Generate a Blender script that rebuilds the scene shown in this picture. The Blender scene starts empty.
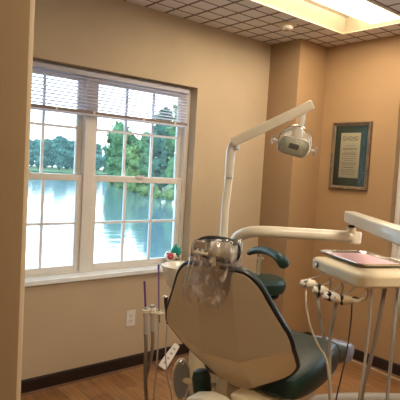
import bpy, bmesh, math, random
from mathutils import Vector, Matrix, noise
random.seed(7)
sc = bpy.context.scene
COL = sc.collection
V3 = Vector
PI = math.pi

# ------------------------------------------------------------------ camera frame (calibrated on the room's own lines)
FPX = 500.7
YAW, PIT, ROL = math.radians(50.05), math.radians(3.67), math.radians(3.341)
CAM = V3((3.2085, 0.0, 1.5793))
FW = V3((-math.sin(YAW)*math.cos(PIT), math.cos(YAW)*math.cos(PIT), -math.sin(PIT)))
R0 = V3((math.cos(YAW), math.sin(YAW), 0)); U0 = R0.cross(FW)
RT = R0*math.cos(ROL) + U0*math.sin(ROL); UP = RT.cross(FW)
def at(px, py, d):
    return CAM + (FW + RT*((px-200)/FPX) - UP*((py-200)/FPX))*d
def onplane(px, py, axis, val):
    r = FW + RT*((px-200)/FPX) - UP*((py-200)/FPX)
    return CAM + r*((val-CAM[axis])/r[axis])
def hdir(deg):      # horizontal direction, degrees to the right of the view
    a = math.radians(deg)
    return V3((-math.sin(YAW), math.cos(YAW), 0))*math.cos(a) + V3((math.cos(YAW), math.sin(YAW), 0))*math.sin(a)

cam = bpy.data.objects.new('camera', bpy.data.cameras.new('camera'))
COL.objects.link(cam)
m = Matrix((( RT.x, UP.x, -FW.x, CAM.x), (RT.y, UP.y, -FW.y, CAM.y), (RT.z, UP.z, -FW.z, CAM.z), (0,0,0,1)))
cam.matrix_world = m
cam.data.sensor_width = 36; cam.data.lens = 36*FPX/400
cam.data.clip_start = 0.05; cam.data.clip_end = 3000
sc.camera = cam
sc.view_settings.view_transform = 'Standard'
sc.view_settings.look = 'None'
sc.view_settings.exposure = 0.12

# ------------------------------------------------------------------ materials
def new_mat(name):
    mt = bpy.data.materials.new(name); mt.use_nodes = True
    nt = mt.node_tree; b = nt.nodes['Principled BSDF']
    return mt, nt, b
def mat(name, col, rough=0.5, metal=0.0, var=0.0, vscale=20, bump=0.0, bscale=200, spec=0.5, emis=None, estr=0, coat=0, trans=0):
    mt, nt, b = new_mat(name)
    b.inputs['Base Color'].default_value = (*col, 1)
    b.inputs['Roughness'].default_value = rough
    b.inputs['Metallic'].default_value = metal
    b.inputs['Specular IOR Level'].default_value = spec
    b.inputs['Coat Weight'].default_value = coat
    b.inputs['Transmission Weight'].default_value = trans
    if emis:
        b.inputs['Emission Color'].default_value = (*emis, 1); b.inputs['Emission Strength'].default_value = estr
    tc = nt.nodes.new('ShaderNodeTexCoord')
    n = nt.nodes.new('ShaderNodeTexNoise'); n.inputs['Scale'].default_value = vscale; n.inputs['Detail'].default_value = 4
    nt.links.new(tc.outputs['Object'], n.inputs['Vector'])
    r = nt.nodes.new('ShaderNodeValToRGB')
    k = max(var, 0.03)
    r.color_ramp.elements[0].position = 0.3; r.color_ramp.elements[1].position = 0.7
    r.color_ramp.elements[0].color = (*[c*(1-k) for c in col], 1)
    r.color_ramp.elements[1].color = (*[min(1, c*(1+k)) for c in col], 1)
    nt.links.new(n.outputs['Fac'], r.inputs['Fac']); nt.links.new(r.outputs['Color'], b.inputs['Base Color'])
    if bump:
        n2 = nt.nodes.new('ShaderNodeTexNoise'); n2.inputs['Scale'].default_value = bscale; n2.inputs['Detail'].default_value = 3
        nt.links.new(tc.outputs['Object'], n2.inputs['Vector'])
        bp = nt.nodes.new('ShaderNodeBump'); bp.inputs['Strength'].default_value = bump; bp.inputs['Distance'].default_value = 0.01
        nt.links.new(n2.outputs['Fac'], bp.inputs['Height']); nt.links.new(bp.outputs['Normal'], b.inputs['Normal'])
    return mt

M = {}
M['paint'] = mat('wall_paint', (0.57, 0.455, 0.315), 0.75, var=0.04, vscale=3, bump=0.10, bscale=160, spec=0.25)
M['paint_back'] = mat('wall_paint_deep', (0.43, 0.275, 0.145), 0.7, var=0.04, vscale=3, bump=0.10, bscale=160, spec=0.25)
M['paint_jamb_shade'] = mat('jamb_shade_paint', (0.33, 0.225, 0.125), 0.7, var=0.04, vscale=3, bump=0.08, bscale=160, spec=0.25)  # wall paint darkened: the jamb's shade put into the colour
M['paint_column_shade'] = mat('wall_paint_column_shade', (0.34, 0.225, 0.13), 0.7, var=0.04, vscale=3, bump=0.10, bscale=160, spec=0.25)  # darker copy of the wall paint: shade on the column front painted in
M['baseboard'] = mat('dark_brown_vinyl', (0.022, 0.012, 0.010), 0.35, var=0.2, vscale=8)
M['shoe'] = mat('floor_edge_trim', (0.16, 0.075, 0.04), 0.5)
M['white_trim'] = mat('white_trim', (0.72, 0.68, 0.66), 0.4)
M['sill'] = mat('white_sill_board', (0.90, 0.95, 1.0), 0.22, coat=0.8)
M['vinyl_white'] = mat('window_vinyl', (0.80, 0.76, 0.72), 0.4)
M['muntin'] = mat('muntin_vinyl', (0.85, 0.86, 0.90), 0.4)
M['slat'] = mat('blind_slat', (0.80, 0.79, 0.88), 0.4)
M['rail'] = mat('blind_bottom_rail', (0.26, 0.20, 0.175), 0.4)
M['cream'] = mat('cream_plastic', (0.72, 0.62, 0.44), 0.38, var=0.03, vscale=5)
M['shell'] = mat('tan_back_shell', (0.58, 0.50, 0.37), 0.42, var=0.04, vscale=5, bump=0.04, bscale=300)
M['shell_lip_lit'] = mat('tan_shell_lip_lit', (0.78, 0.66, 0.47), 0.42)  # shell plastic made paler: light on the lower lip put into its colour
M['cream_light'] = mat('pale_cream_enamel', (0.80, 0.74, 0.61), 0.3, coat=0.3)
M['white_enamel'] = mat('white_enamel', (0.78, 0.74, 0.66), 0.25, coat=0.4)
M['green'] = mat('dark_green_vinyl', (0.007, 0.034, 0.028), 0.42, var=0.25, vscale=6, bump=0.12, bscale=120)
M['piping'] = mat('black_edge_vinyl', (0.008, 0.010, 0.012), 0.4)
M['chrome'] = mat('chrome', (0.72, 0.70, 0.68), 0.18, metal=1.0)
M['steel'] = mat('brushed_steel', (0.55, 0.53, 0.52), 0.35, metal=1.0)
M['refl'] = mat('lamp_reflector', (0.93, 0.94, 0.88), 0.35, metal=0.0)
M['grey_panel'] = mat('grey_panel', (0.26, 0.27, 0.28), 0.4)
M['silver_toe'] = mat('silver_blue_toe_cover', (0.30, 0.36, 0.50), 0.25, coat=0.6)
M['black'] = mat('black_rubber', (0.012, 0.012, 0.013), 0.45)
M['hose_grey'] = mat('grey_hose', (0.40, 0.37, 0.33), 0.45)
M['hose_brown'] = mat('taupe_hose', (0.22, 0.165, 0.125), 0.5)
M['hose_cream'] = mat('cream_hose', (0.62, 0.50, 0.33), 0.45)
M['hose_dark'] = mat('dark_hose', (0.07, 0.055, 0.045), 0.5)
M['purple'] = mat('purple_plastic', (0.13, 0.03, 0.20), 0.35)
M['violet'] = mat('violet_plastic', (0.22, 0.10, 0.36), 0.35)
M['blue_tip'] = mat('blue_tip', (0.06, 0.08, 0.35), 0.35)
M['pink_paper'] = mat('pink_paper', (0.80, 0.52, 0.56), 0.8)
M['white_plastic'] = mat('white_plastic', (0.78, 0.75, 0.72), 0.35)
M['socket_dark'] = mat('socket_slot', (0.10, 0.08, 0.07), 0.5)
M['frame_wood'] = mat('picture_frame_moulding', (0.16, 0.11, 0.075), 0.4, var=0.3, vscale=30)
M['frame_gilt'] = mat('picture_frame_lip', (0.50, 0.40, 0.26), 0.4)
M['mat_green'] = mat('green_mount_board', (0.022, 0.075, 0.068), 0.8)
M['paper'] = mat('cream_certificate_paper', (0.92, 0.82, 0.62), 0.85)
M['ink_red'] = mat('maroon_ink', (0.12, 0.02, 0.015), 0.8)
M['ink'] = mat('brown_ink', (0.16, 0.10, 0.05), 0.8)
M['pot_white'] = mat('glazed_white_pot', (0.75, 0.70, 0.62), 0.3, coat=0.4)
M['red'] = mat('red_glaze', (0.62, 0.02, 0.03), 0.3, coat=0.4)
M['teal'] = mat('teal_leaf', (0.01, 0.42, 0.36), 0.45)
M['leaf_dark'] = mat('dark_painted_leaf', (0.02, 0.05, 0.03), 0.5)
M['ceil_fix'] = mat('cream_ceiling_fixture', (0.72, 0.60, 0.42), 0.4)
M['terrain'] = mat('grassy_bank', (0.06, 0.12, 0.05), 0.9, var=0.5, vscale=0.3, bump=0.5, bscale=1)
M['trunk'] = mat('tree_bark', (0.06, 0.04, 0.03), 0.9)
M['exterior'] = mat('exterior_brick', (0.3, 0.2, 0.15), 0.9)

def slat_mat():
    mt, nt, b = new_mat('translucent_blind_slat'); out = [n for n in nt.nodes if n.type == 'OUTPUT_MATERIAL'][0]
    b.inputs['Base Color'].default_value = (0.82, 0.80, 0.88, 1); b.inputs['Roughness'].default_value = .4
    tl = nt.nodes.new('ShaderNodeBsdfTranslucent'); tl.inputs['Color'].default_value = (0.80, 0.80, 0.92, 1)
    mx = nt.nodes.new('ShaderNodeMixShader'); mx.inputs[0].default_value = .4
    nt.links.new(b.outputs[0], mx.inputs[1]); nt.links.new(tl.outputs[0], mx.inputs[2]); nt.links.new(mx.outputs[0], out.inputs['Surface'])
    return mt
M['slat_t'] = slat_mat()
M['headrail'] = mat('blind_headrail', (0.50, 0.48, 0.56), 0.4)
# floor: wood planks
def floor_mat():
    mt, nt, b = new_mat('wood_plank_floor')
    tc = nt.nodes.new('ShaderNodeTexCoord'); mp = nt.nodes.new('ShaderNodeMapping')
    mp.inputs['Rotation'].default_value = (0, 0, math.radians(0))
    nt.links.new(tc.outputs['Object'], mp.inputs['Vector'])
    br = nt.nodes.new('ShaderNodeTexBrick')
    br.inputs['Scale'].default_value = 1.0; br.inputs['Brick Width'].default_value = 0.95; br.inputs['Row Height'].default_value = 0.125
    br.inputs['Mortar Size'].default_value = 0.0016; br.inputs['Mortar Smooth'].default_value = 0.3
    br.inputs['Color1'].default_value = (0.27, 0.130, 0.055, 1); br.inputs['Color2'].default_value = (0.39, 0.21, 0.095, 1)
    br.inputs['Mortar'].default_value = (0.13, 0.055, 0.02, 1); br.inputs['Bias'].default_value = 0.0
    nt.links.new(mp.outputs['Vector'], br.inputs['Vector'])
    mp2 = nt.nodes.new('ShaderNodeMapping'); mp2.inputs['Scale'].default_value = (3, 40, 1)
    nt.links.new(tc.outputs['Object'], mp2.inputs['Vector'])
    n = nt.nodes.new('ShaderNodeTexNoise'); n.inputs['Scale'].default_value = 1.6; n.inputs['Detail'].default_value = 6; n.inputs['Distortion'].default_value = 0.6
    nt.links.new(mp2.outputs['Vector'], n.inputs['Vector'])
    r = nt.nodes.new('ShaderNodeValToRGB'); r.color_ramp.elements[0].color = (0.55, 0.55, 0.55, 1); r.color_ramp.elements[1].color = (1.35, 1.3, 1.25, 1)
    r.color_ramp.elements[0].position = 0.3; r.color_ramp.elements[1].position = 0.7
    nt.links.new(n.outputs['Fac'], r.inputs['Fac'])
    mx = nt.nodes.new('ShaderNodeMix'); mx.data_type = 'RGBA'; mx.blend_type = 'MULTIPLY'; mx.inputs['Factor'].default_value = 0.8
    nt.links.new(br.outputs['Color'], mx.inputs['A']); nt.links.new(r.outputs['Color'], mx.inputs['B'])
    nt.links.new(mx.outputs['Result'], b.inputs['Base Color'])
    b.inputs['Roughness'].default_value = 0.32
    return mt
M['floor'] = floor_mat()

# ceiling: scored square tiles
def ceiling_mat():
    mt, nt, b = new_mat('scored_ceiling_tile')
    tc = nt.nodes.new('ShaderNodeTexCoord'); sp = nt.nodes.new('ShaderNodeSeparateXYZ')
    nt.links.new(tc.outputs['Object'], sp.inputs['Vector'])
    def line(out, step, off, w):
        a = nt.nodes.new('ShaderNodeMath'); a.operation = 'ADD'; a.inputs[1].default_value = off; nt.links.new(out, a.inputs[0])
        d = nt.nodes.new('ShaderNodeMath'); d.operation = 'DIVIDE'; d.inputs[1].default_value = step; nt.links.new(a.outputs[0], d.inputs[0])
        f = nt.nodes.new('ShaderNodeMath'); f.operation = 'FRACT'; nt.links.new(d.outputs[0], f.inputs[0])
        s = nt.nodes.new('ShaderNodeMath'); s.operation = 'SUBTRACT'; s.inputs[1].default_value = 0.5; nt.links.new(f.outputs[0], s.inputs[0])
        ab = nt.nodes.new('ShaderNodeMath'); ab.operation = 'ABSOLUTE'; nt.links.new(s.outputs[0], ab.inputs[0])
        g = nt.nodes.new('ShaderNodeMath'); g.operation = 'GREATER_THAN'; g.inputs[1].default_value = 0.5 - w; nt.links.new(ab.outputs[0], g.inputs[0])
        return g.outputs[0]
    lx = line(sp.outputs['X'], 0.147, 10*0.147 - 0.43 + 0.0, 0.055)
    ly = line(sp.outputs['Y'], 0.180, 100*0.180 - 2.413, 0.065)
    mxm = nt.nodes.new('ShaderNodeMath'); mxm.operation = 'MAXIMUM'; nt.links.new(lx, mxm.inputs[0]); nt.links.new(ly, mxm.inputs[1])
    n = nt.nodes.new('ShaderNodeTexNoise'); n.inputs['Scale'].default_value = 60; nt.links.new(tc.outputs['Object'], n.inputs['Vector'])
    r = nt.nodes.new('ShaderNodeValToRGB'); r.color_ramp.elements[0].color = (0.66, 0.62, 0.60, 1); r.color_ramp.elements[1].color = (0.80, 0.76, 0.74, 1)
    nt.links.new(n.outputs['Fac'], r.inputs['Fac'])
    mx = nt.nodes.new('ShaderNodeMix'); mx.data_type = 'RGBA'
    nt.links.new(mxm.outputs[0], mx.inputs['Factor']); nt.links.new(r.outputs['Color'], mx.inputs['A']); mx.inputs['B'].default_value = (0.17, 0.125, 0.095, 1)
    nt.links.new(mx.outputs['Result'], b.inputs['Base Color']); b.inputs['Roughness'].default_value = 0.9
    inv = nt.nodes.new('ShaderNodeMath'); inv.operation = 'SUBTRACT'; inv.inputs[0].default_value = 1; nt.links.new(mxm.outputs[0], inv.inputs[1])
    bp = nt.nodes.new('ShaderNodeBump'); bp.inputs['Strength'].default_value = 0.5; bp.inputs['Distance'].default_value = 0.01
    nt.links.new(inv.outputs[0], bp.inputs['Height']); nt.links.new(bp.outputs['Normal'], b.inputs['Normal'])
    return mt
M['ceiling'] = ceiling_mat()

def clear_mat(name, tint, gloss, rough, ior=1.45, bump=0, bscale=30, milky=0.0, milkcol=(0.9,0.9,0.9)):
    mt = bpy.data.materials.new(name); mt.use_nodes = True; nt = mt.node_tree
    for n in list(nt.nodes):
        if n.type != 'OUTPUT_MATERIAL': nt.nodes.remove(n)
    out = [n for n in nt.nodes if n.type == 'OUTPUT_MATERIAL'][0]
    tr = nt.nodes.new('ShaderNodeBsdfTransparent'); tr.inputs['Color'].default_value = (*tint, 1)
    gl = nt.nodes.new('ShaderNodeBsdfGlossy'); gl.inputs['Roughness'].default_value = rough
    fr = nt.nodes.new('ShaderNodeFresnel'); fr.inputs['IOR'].default_value = ior
    mu = nt.nodes.new('ShaderNodeMath'); mu.operation = 'MULTIPLY'; mu.inputs[1].default_value = gloss; mu.use_clamp = True
    nt.links.new(fr.outputs[0], mu.inputs[0])
    mx = nt.nodes.new('ShaderNodeMixShader'); nt.links.new(mu.outputs[0], mx.inputs[0])
    nt.links.new(tr.outputs[0], mx.inputs[1]); nt.links.new(gl.outputs[0], mx.inputs[2])
    last = mx
    if milky:
        df = nt.nodes.new('ShaderNodeBsdfDiffuse'); df.inputs['Color'].default_value = (*milkcol, 1)
        m2 = nt.nodes.new('ShaderNodeMixShader'); m2.inputs[0].default_value = milky
        nt.links.new(mx.outputs[0], m2.inputs[1]); nt.links.new(df.outputs[0], m2.inputs[2]); last = m2
    if bump:
        tc = nt.nodes.new('ShaderNodeTexCoord'); n2 = nt.nodes.new('ShaderNodeTexNoise'); n2.inputs['Scale'].default_value = bscale
        nt.links.new(tc.outputs['Object'], n2.inputs['Vector'])
        bp = nt.nodes.new('ShaderNodeBump'); bp.inputs['Strength'].default_value = bump; bp.inputs['Distance'].default_value = 0.02
        nt.links.new(n2.outputs['Fac'], bp.inputs['Height']); nt.links.new(bp.outputs['Normal'], gl.inputs['Normal']); nt.links.new(bp.outputs['Normal'], fr.inputs['Normal'])
    nt.links.new(last.outputs[0], out.inputs['Surface'])
    return mt
M['glass'] = clear_mat('window_glass', (0.93, 0.97, 0.98), 0.8, 0.02, 1.4)
M['pic_glass'] = clear_mat('picture_glass', (0.97, 0.98, 0.97), 1.0, 0.05, 1.4)
M['lens'] = clear_mat('lamp_lens', (0.95, 0.96, 0.93), 1.6, 0.12, 1.45, bump=0.4, bscale=60, milky=0.10, milkcol=(0.85,0.85,0.78))
M['film_old'] = None if True else clear_mat('clear_plastic_film', (0.96, 0.96, 0.97), 4.5, 0.10, 1.5, bump=0.5, bscale=30, milky=0.05, milkcol=(0.95,0.92,0.90))

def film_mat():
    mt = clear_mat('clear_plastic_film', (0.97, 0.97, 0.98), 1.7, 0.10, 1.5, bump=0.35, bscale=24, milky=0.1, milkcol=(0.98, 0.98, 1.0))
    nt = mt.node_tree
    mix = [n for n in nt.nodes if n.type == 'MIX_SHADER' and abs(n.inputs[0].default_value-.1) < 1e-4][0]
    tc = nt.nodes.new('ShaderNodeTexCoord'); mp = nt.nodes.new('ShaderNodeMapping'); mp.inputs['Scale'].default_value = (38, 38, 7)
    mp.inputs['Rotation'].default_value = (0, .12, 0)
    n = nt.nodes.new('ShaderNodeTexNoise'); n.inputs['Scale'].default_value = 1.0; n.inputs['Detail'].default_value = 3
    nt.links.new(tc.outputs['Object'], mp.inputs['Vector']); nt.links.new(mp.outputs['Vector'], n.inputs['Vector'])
    r = nt.nodes.new('ShaderNodeMapRange'); r.inputs['From Min'].default_value = .50; r.inputs['From Max'].default_value = .72; r.inputs['To Min'].default_value = .10; r.inputs['To Max'].default_value = .75  # white streaks painted into the film as highlights along the folds
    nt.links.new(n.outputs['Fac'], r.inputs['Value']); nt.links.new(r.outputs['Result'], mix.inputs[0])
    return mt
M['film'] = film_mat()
def water_mat():
    mt, nt, b = new_mat('lake_water')
    b.inputs['Base Color'].default_value = (0.34, 0.53, 0.64, 1); b.inputs['Metallic'].default_value = 0.75; b.inputs['Roughness'].default_value = 0.09
    b.inputs['IOR'].default_value = 1.33; b.inputs['Specular IOR Level'].default_value = 0.9
    tc = nt.nodes.new('ShaderNodeTexCoord'); mp = nt.nodes.new('ShaderNodeMapping'); mp.inputs['Scale'].default_value = (0.5, 0.25, 1)
    nt.links.new(tc.outputs['Object'], mp.inputs['Vector'])
    n = nt.nodes.new('ShaderNodeTexNoise'); n.inputs['Scale'].default_value = 1.2; n.inputs['Detail'].default_value = 3
    nt.links.new(mp.outputs['Vector'], n.inputs['Vector'])
    bp = nt.nodes.new('ShaderNodeBump'); bp.inputs['Strength'].default_value = 0.25; bp.inputs['Distance'].default_value = 0.12
    nt.links.new(n.outputs['Fac'], bp.inputs['Height']); nt.links.new(bp.outputs['Normal'], b.inputs['Normal'])
    return mt
M['water'] = water_mat()

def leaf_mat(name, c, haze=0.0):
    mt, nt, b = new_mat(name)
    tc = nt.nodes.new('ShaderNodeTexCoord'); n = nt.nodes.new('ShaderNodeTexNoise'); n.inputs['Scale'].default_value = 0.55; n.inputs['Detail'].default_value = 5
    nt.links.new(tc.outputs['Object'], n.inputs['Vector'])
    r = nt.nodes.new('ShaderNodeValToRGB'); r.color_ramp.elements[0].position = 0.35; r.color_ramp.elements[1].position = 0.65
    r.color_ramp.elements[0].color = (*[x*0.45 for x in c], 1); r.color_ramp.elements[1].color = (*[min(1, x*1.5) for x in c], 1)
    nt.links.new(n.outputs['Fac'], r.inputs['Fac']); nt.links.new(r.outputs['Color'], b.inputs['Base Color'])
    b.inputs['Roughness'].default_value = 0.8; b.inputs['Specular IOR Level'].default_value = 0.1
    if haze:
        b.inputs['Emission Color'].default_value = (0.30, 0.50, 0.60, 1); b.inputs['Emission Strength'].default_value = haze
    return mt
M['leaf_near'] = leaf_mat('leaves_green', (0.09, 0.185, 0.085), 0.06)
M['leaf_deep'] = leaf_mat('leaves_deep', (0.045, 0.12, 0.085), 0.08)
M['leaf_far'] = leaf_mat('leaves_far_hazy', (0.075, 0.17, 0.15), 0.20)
M['reed'] = leaf_mat('leaves_shore', (0.15, 0.23, 0.085), 0.06)

# ------------------------------------------------------------------ mesh helpers (all shapes given in world space)
def BM(): return bmesh.new()
def box(bm, lo, hi):
    vs = [bm.verts.new((x, y, z)) for x in (lo[0], hi[0]) for y in (lo[1], hi[1]) for z in (lo[2], hi[2])]
    for f in ((0,1,3,2),(4,6,7,5),(0,4,5,1),(2,3,7,6),(0,2,6,4),(1,5,7,3)): bm.faces.new([vs[i] for i in f])
def obox(bm, c, ax, ay, az, hx, hy, hz):
    ax, ay, az = ax.normalized(), ay.normalized(), az.normalized()
    vs = [bm.verts.new(c + ax*hx*i + ay*hy*j + az*hz*k) for i in (-1,1) for j in (-1,1) for k in (-1,1)]
    for f in ((0,1,3,2),(4,6,7,5),(0,4,5,1),(2,3,7,6),(0,2,6,4),(1,5,7,3)): bm.faces.new([vs[i] for i in f])
def loft(bm, rings, caps=True, closed=False):
    R = [[bm.verts.new(p) for p in r] for r in rings]; n = len(R[0])
    L = len(R)
    for i in range(L if closed else L-1):
        a, b = R[i], R[(i+1) % L]
        for j in range(n): bm.faces.new((a[j], a[(j+1)%n], b[(j+1)%n], b[j]))
    if caps and not closed:
        bm.faces.new(R[0][::-1]); bm.faces.new(R[-1])
def smooth_path(pts, n=8):
    P = [V3(p) for p in pts]
    if len(P) < 3: return P
    Q = [P[0]*2-P[1]] + P + [P[-1]*2-P[-2]]; out = []
    for i in range(1, len(Q)-2):
        a, b, c, d = Q[i-1], Q[i], Q[i+1], Q[i+2]
        for k in range(n):
            t = k/n
            out.append(0.5*((2*b) + (c-a)*t + (2*a-5*b+4*c-d)*t*t + (3*b-a-3*c+d)*t**3))
    out.append(P[-1]); return out
def tube(bm, pts, r, sides=12, smooth=8, flat=1.0, upv=None, closed=False, caps=True):
    P = smooth_path(pts, smooth) if smooth else [V3(p) for p in pts]
    n = len(P); rs = r if isinstance(r, (list, tuple)) else None
    rings = []; prev = None
    for i, p in enumerate(P):
        if closed: t = P[(i+1) % n] - P[i-1]
        else: t = P[min(i+1, n-1)] - P[max(i-1, 0)]
        t.normalize()
        if prev is None:
            a = upv if upv is not None else (V3((0,0,1)) if abs(t.z) < 0.9 else V3((1,0,0)))
            u = (a - t*a.dot(t)).normalized()
        else:
            u = (prev - t*prev.dot(t)).normalized()
        prev = u; v = t.cross(u)
        if rs:
            x = i/(n-1)*(len(rs)-1); k = min(int(x), len(rs)-2); rr = rs[k] + (rs[k+1]-rs[k])*(x-k)
        else: rr = r
        rings.append([p + u*rr*math.cos(2*PI*j/sides) + v*rr*flat*math.sin(2*PI*j/sides) for j in range(sides)])
    loft(bm, rings, caps=caps, closed=closed)
def lathe(bm, c, prof, axis=V3((0,0,1)), seg=32, sx=1.0, xdir=None):
    axis = axis.normalized()
    a = xdir if xdir is not None else (V3((1,0,0)) if abs(axis.x) < 0.9 else V3((0,1,0)))
    u = (a - axis*a.dot(axis)).normalized(); v = axis.cross(u)
    rings = [[c + axis*h + u*max(r,1e-4)*sx*math.cos(2*PI*j/seg) + v*max(r,1e-4)*math.sin(2*PI*j/seg) for j in range(seg)] for r, h in prof]
    loft(bm, rings)
def slab(bm, c, U, W, outline, n0, n1, N):
    """outline (u,w) extruded from n0 to n1 along N"""
    loft(bm, [[c + U*a + W*b + N*n0 for a, b in outline], [c + U*a + W*b + N*n1 for a, b in outline]])
def rrect(hx, hy, r, k=5):
    o = []
    for cx, cy, a0 in ((hx-r, hy-r, 0), (-hx+r, hy-r, 90), (-hx+r, -hy+r, 180), (hx-r, -hy+r, 270)):
        for i in range(k+1):
            a = math.radians(a0 + 90*i/k); o.append((cx + r*math.cos(a), cy + r*math.sin(a)))
    return o
def ellipsoid(bm, c, ax, ay, az, seg=20, rings=12):
    R = []
    for i in range(1, rings):
        th = PI*i/rings
        R.append([c + az*math.cos(th) + ax*math.sin(th)*math.cos(2*PI*j/seg) + ay*math.sin(th)*math.sin(2*PI*j/seg) for j in range(seg)])
    loft(bm, R)

WL = {}
def obj(name, bm, mt, parent=None, bevel=0, bseg=3, smooth=True, subsurf=0, solid=0, angle=35):
    bmesh.ops.recalc_face_normals(bm, faces=bm.faces)
    if parent is None:
        xs = [v.co for v in bm.verts]
        org = V3(((min(p.x for p in xs)+max(p.x for p in xs))/2, (min(p.y for p in xs)+max(p.y for p in xs))/2, min(p.z for p in xs)))
    else: org = WL[parent.name]
    # a part's own origin sits at its own middle
    if parent is not None:
        xs = [v.co for v in bm.verts]
        mid = sum(xs, V3())/len(xs)
    else: mid = org
    bmesh.ops.translate(bm, verts=bm.verts, vec=-mid)
    me = bpy.data.meshes.new(name); bm.to_mesh(me); bm.free()
    o = bpy.data.objects.new(name, me); COL.objects.link(o)
    me.materials.append(mt)
    if parent is not None: o.parent = parent; o.location = mid - org
    else: o.location = mid
    WL[o.name] = mid.copy()
    if smooth:
        for p in me.polygons: p.use_smooth = True
        me.set_sharp_from_angle(angle=math.radians(angle))
    if solid:
        md = o.modifiers.new('thick', 'SOLIDIFY'); md.thickness = solid; md.offset = 0
    if bevel:
        md = o.modifiers.new('bevel', 'BEVEL'); md.width = bevel; md.segments = bseg; md.limit_method = 'ANGLE'; md.angle_limit = math.radians(35)
        md.harden_normals = False
    if subsurf:
        md = o.modifiers.new('sub', 'SUBSURF'); md.levels = subsurf; md.render_levels = subsurf
    return o
def thing(name, label, cat, loc, group=None, kind=None):
    o = bpy.data.objects.new(name, None); COL.objects.link(o); o.location = loc; o.empty_display_size = 0.1
    WL[o.name] = V3(loc)
    if label: o['label'] = label; o['category'] = cat
    if group: o['group'] = group
    if kind: o['kind'] = kind
    return o
def tag(o, label, cat, group=None, kind=None):
    o['label'] = label; o['category'] = cat
    if group: o['group'] = group
    if kind: o['kind'] = kind
    return o
def struct(name, bm, mt, parent=None, label=None, **k):
    o = obj(name, bm, mt, parent, **k)
    if parent is None: o['kind'] = 'structure'
    if parent is None: o['label'] = label; o['category'] = name.split('_')[0]
    return o
def pt(part, label): part['label'] = label; return part

# ------------------------------------------------------------------ the room
H = 2.74; YB = 3.809; PX = 0.346; PY = 3.427; XR = 5.4; YH = -2.2
WY0, WY1, ZS, ZH = 0.80, 2.596, 0.735, 2.226
bm = BM(); box(bm, (-0.2, YH-.12, -0.1), (XR+.12, YB+.2, 0)); struct('floor', bm, M['floor'], label='orange brown wood plank floor', smooth=False)
# ceiling slab with an opening for the light fittings
TX0, TX1, TY0, TY1 = 0.69, 1.30, 2.28, 3.53
SX0, SX1, SY0, SY1 = 2.75, 3.36, 0.90, 2.12
HX0, HX1, HY0, HY1 = 3.9, 4.51, -1.7, -0.5
def plate_with_holes(bm, xs, ys, holes, z0, z1):
    for i in range(len(xs)-1):
        for j in range(len(ys)-1):
            cx, cy = (xs[i]+xs[i+1])/2, (ys[j]+ys[j+1])/2
            if any(a < cx < b and c < cy < d for a, b, c, d in holes): continue
            box(bm, (xs[i], ys[j], z0), (xs[i+1], ys[j+1], z1))
bm = BM()
holes = [(TX0, TX1, TY0, TY1), (SX0, SX1, SY0, SY1), (HX0, HX1, HY0, HY1)]
xs = sorted({-0.2, XR+.12, TX0, TX1, SX0, SX1, HX0, HX1}); ys = sorted({YH-.12, YB+.2, TY0, TY1, SY0, SY1, HY0, HY1})
plate_with_holes(bm, xs, ys, holes, H, H+.04)
bmesh.ops.remove_doubles(bm, verts=bm.verts, dist=1e-5)
ce = struct('ceiling', bm, M['ceiling'], label='grey scored square tile ceiling', smooth=False)
# object-space texture must be room-space: move origin to the room's origin
def origin_zero(o):
    l = o.location.copy(); o.data.transform(Matrix.Translation(l)); o.location = (0,0,0); WL[o.name] = V3((0,0,0))
origin_zero(ce)
bm = BM(); box(bm, (-0.25, YH-.15, H+.14), (XR+.15, YB+.25, H+.2)); struct('ceiling', bm, M['exterior'], label='roof deck above the ceiling tiles', smooth=False)

def wall_with_opening(axis, lo, hi, oz0, oz1, o0, o1, u0, u1):
    """axis 0: wall plane is x (runs along y); lo/hi = thickness range"""
    bm = BM()
    def b(a0, a1, z0, z1):
        if axis == 0: box(bm, (lo, a0, z0), (hi, a1, z1))
        else: box(bm, (a0, lo, z0), (a1, hi, z1))
    b(u0, o0, 0, H); b(o1, u1, 0, H); b(o0, o1, 0, oz0); b(o0, o1, oz1, H)
    bmesh.ops.remove_doubles(bm, verts=bm.verts, dist=1e-5)
    # drop the internal faces between the blocks
    seen = {}
    for f in list(bm.faces):
        k = tuple(sorted(v.index for v in f.verts)) if False else tuple(round(c, 4) for c in f.calc_center_median())
        seen.setdefault(k, []).append(f)
    dead = [f for fs in seen.values() if len(fs) > 1 for f in fs]
    bmesh.ops.delete(bm, geom=dead, context='FACES')
    return bm
bm = wall_with_opening(0, -0.19, 0.0, ZS, ZH, WY0, WY1, YH, YB+.18)
struct('wall_left', bm, M['paint'], label='beige painted wall holding the big window', smooth=False)
W2X0, W2X1, W2Z0, W2Z1 = 1.085, 2.6, 0.80, 2.235
bm = wall_with_opening(1, YB, YB+0.18, W2Z0, W2Z1, W2X0, W2X1, 0.0, XR)
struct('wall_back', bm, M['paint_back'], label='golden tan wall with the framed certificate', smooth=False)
# boxed-out corner with a slightly rounded arris
bm = BM()
o = [(0, PY), (PX-.012, PY), (PX-.0035, PY+.0035), (PX, PY+.012), (PX, YB), (0, YB)]
loft(bm, [[V3((a, b, 0)) for a, b in o], [V3((a, b, H)) for a, b in o]])
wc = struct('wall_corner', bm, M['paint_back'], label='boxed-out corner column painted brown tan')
wc.data.materials.append(M['paint_column_shade'])
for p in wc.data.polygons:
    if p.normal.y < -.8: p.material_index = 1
bm = BM(); box(bm, (XR, YH, 0), (XR+.12, YB+.18, H)); struct('wall_right', bm, M['paint'], label='plain beige side wall', smooth=False)
bm = BM(); box(bm, (0, YH-.12, 0), (XR, YH, H)); struct('wall_hall', bm, M['paint'], label='plain beige hall wall', smooth=False)
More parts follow.
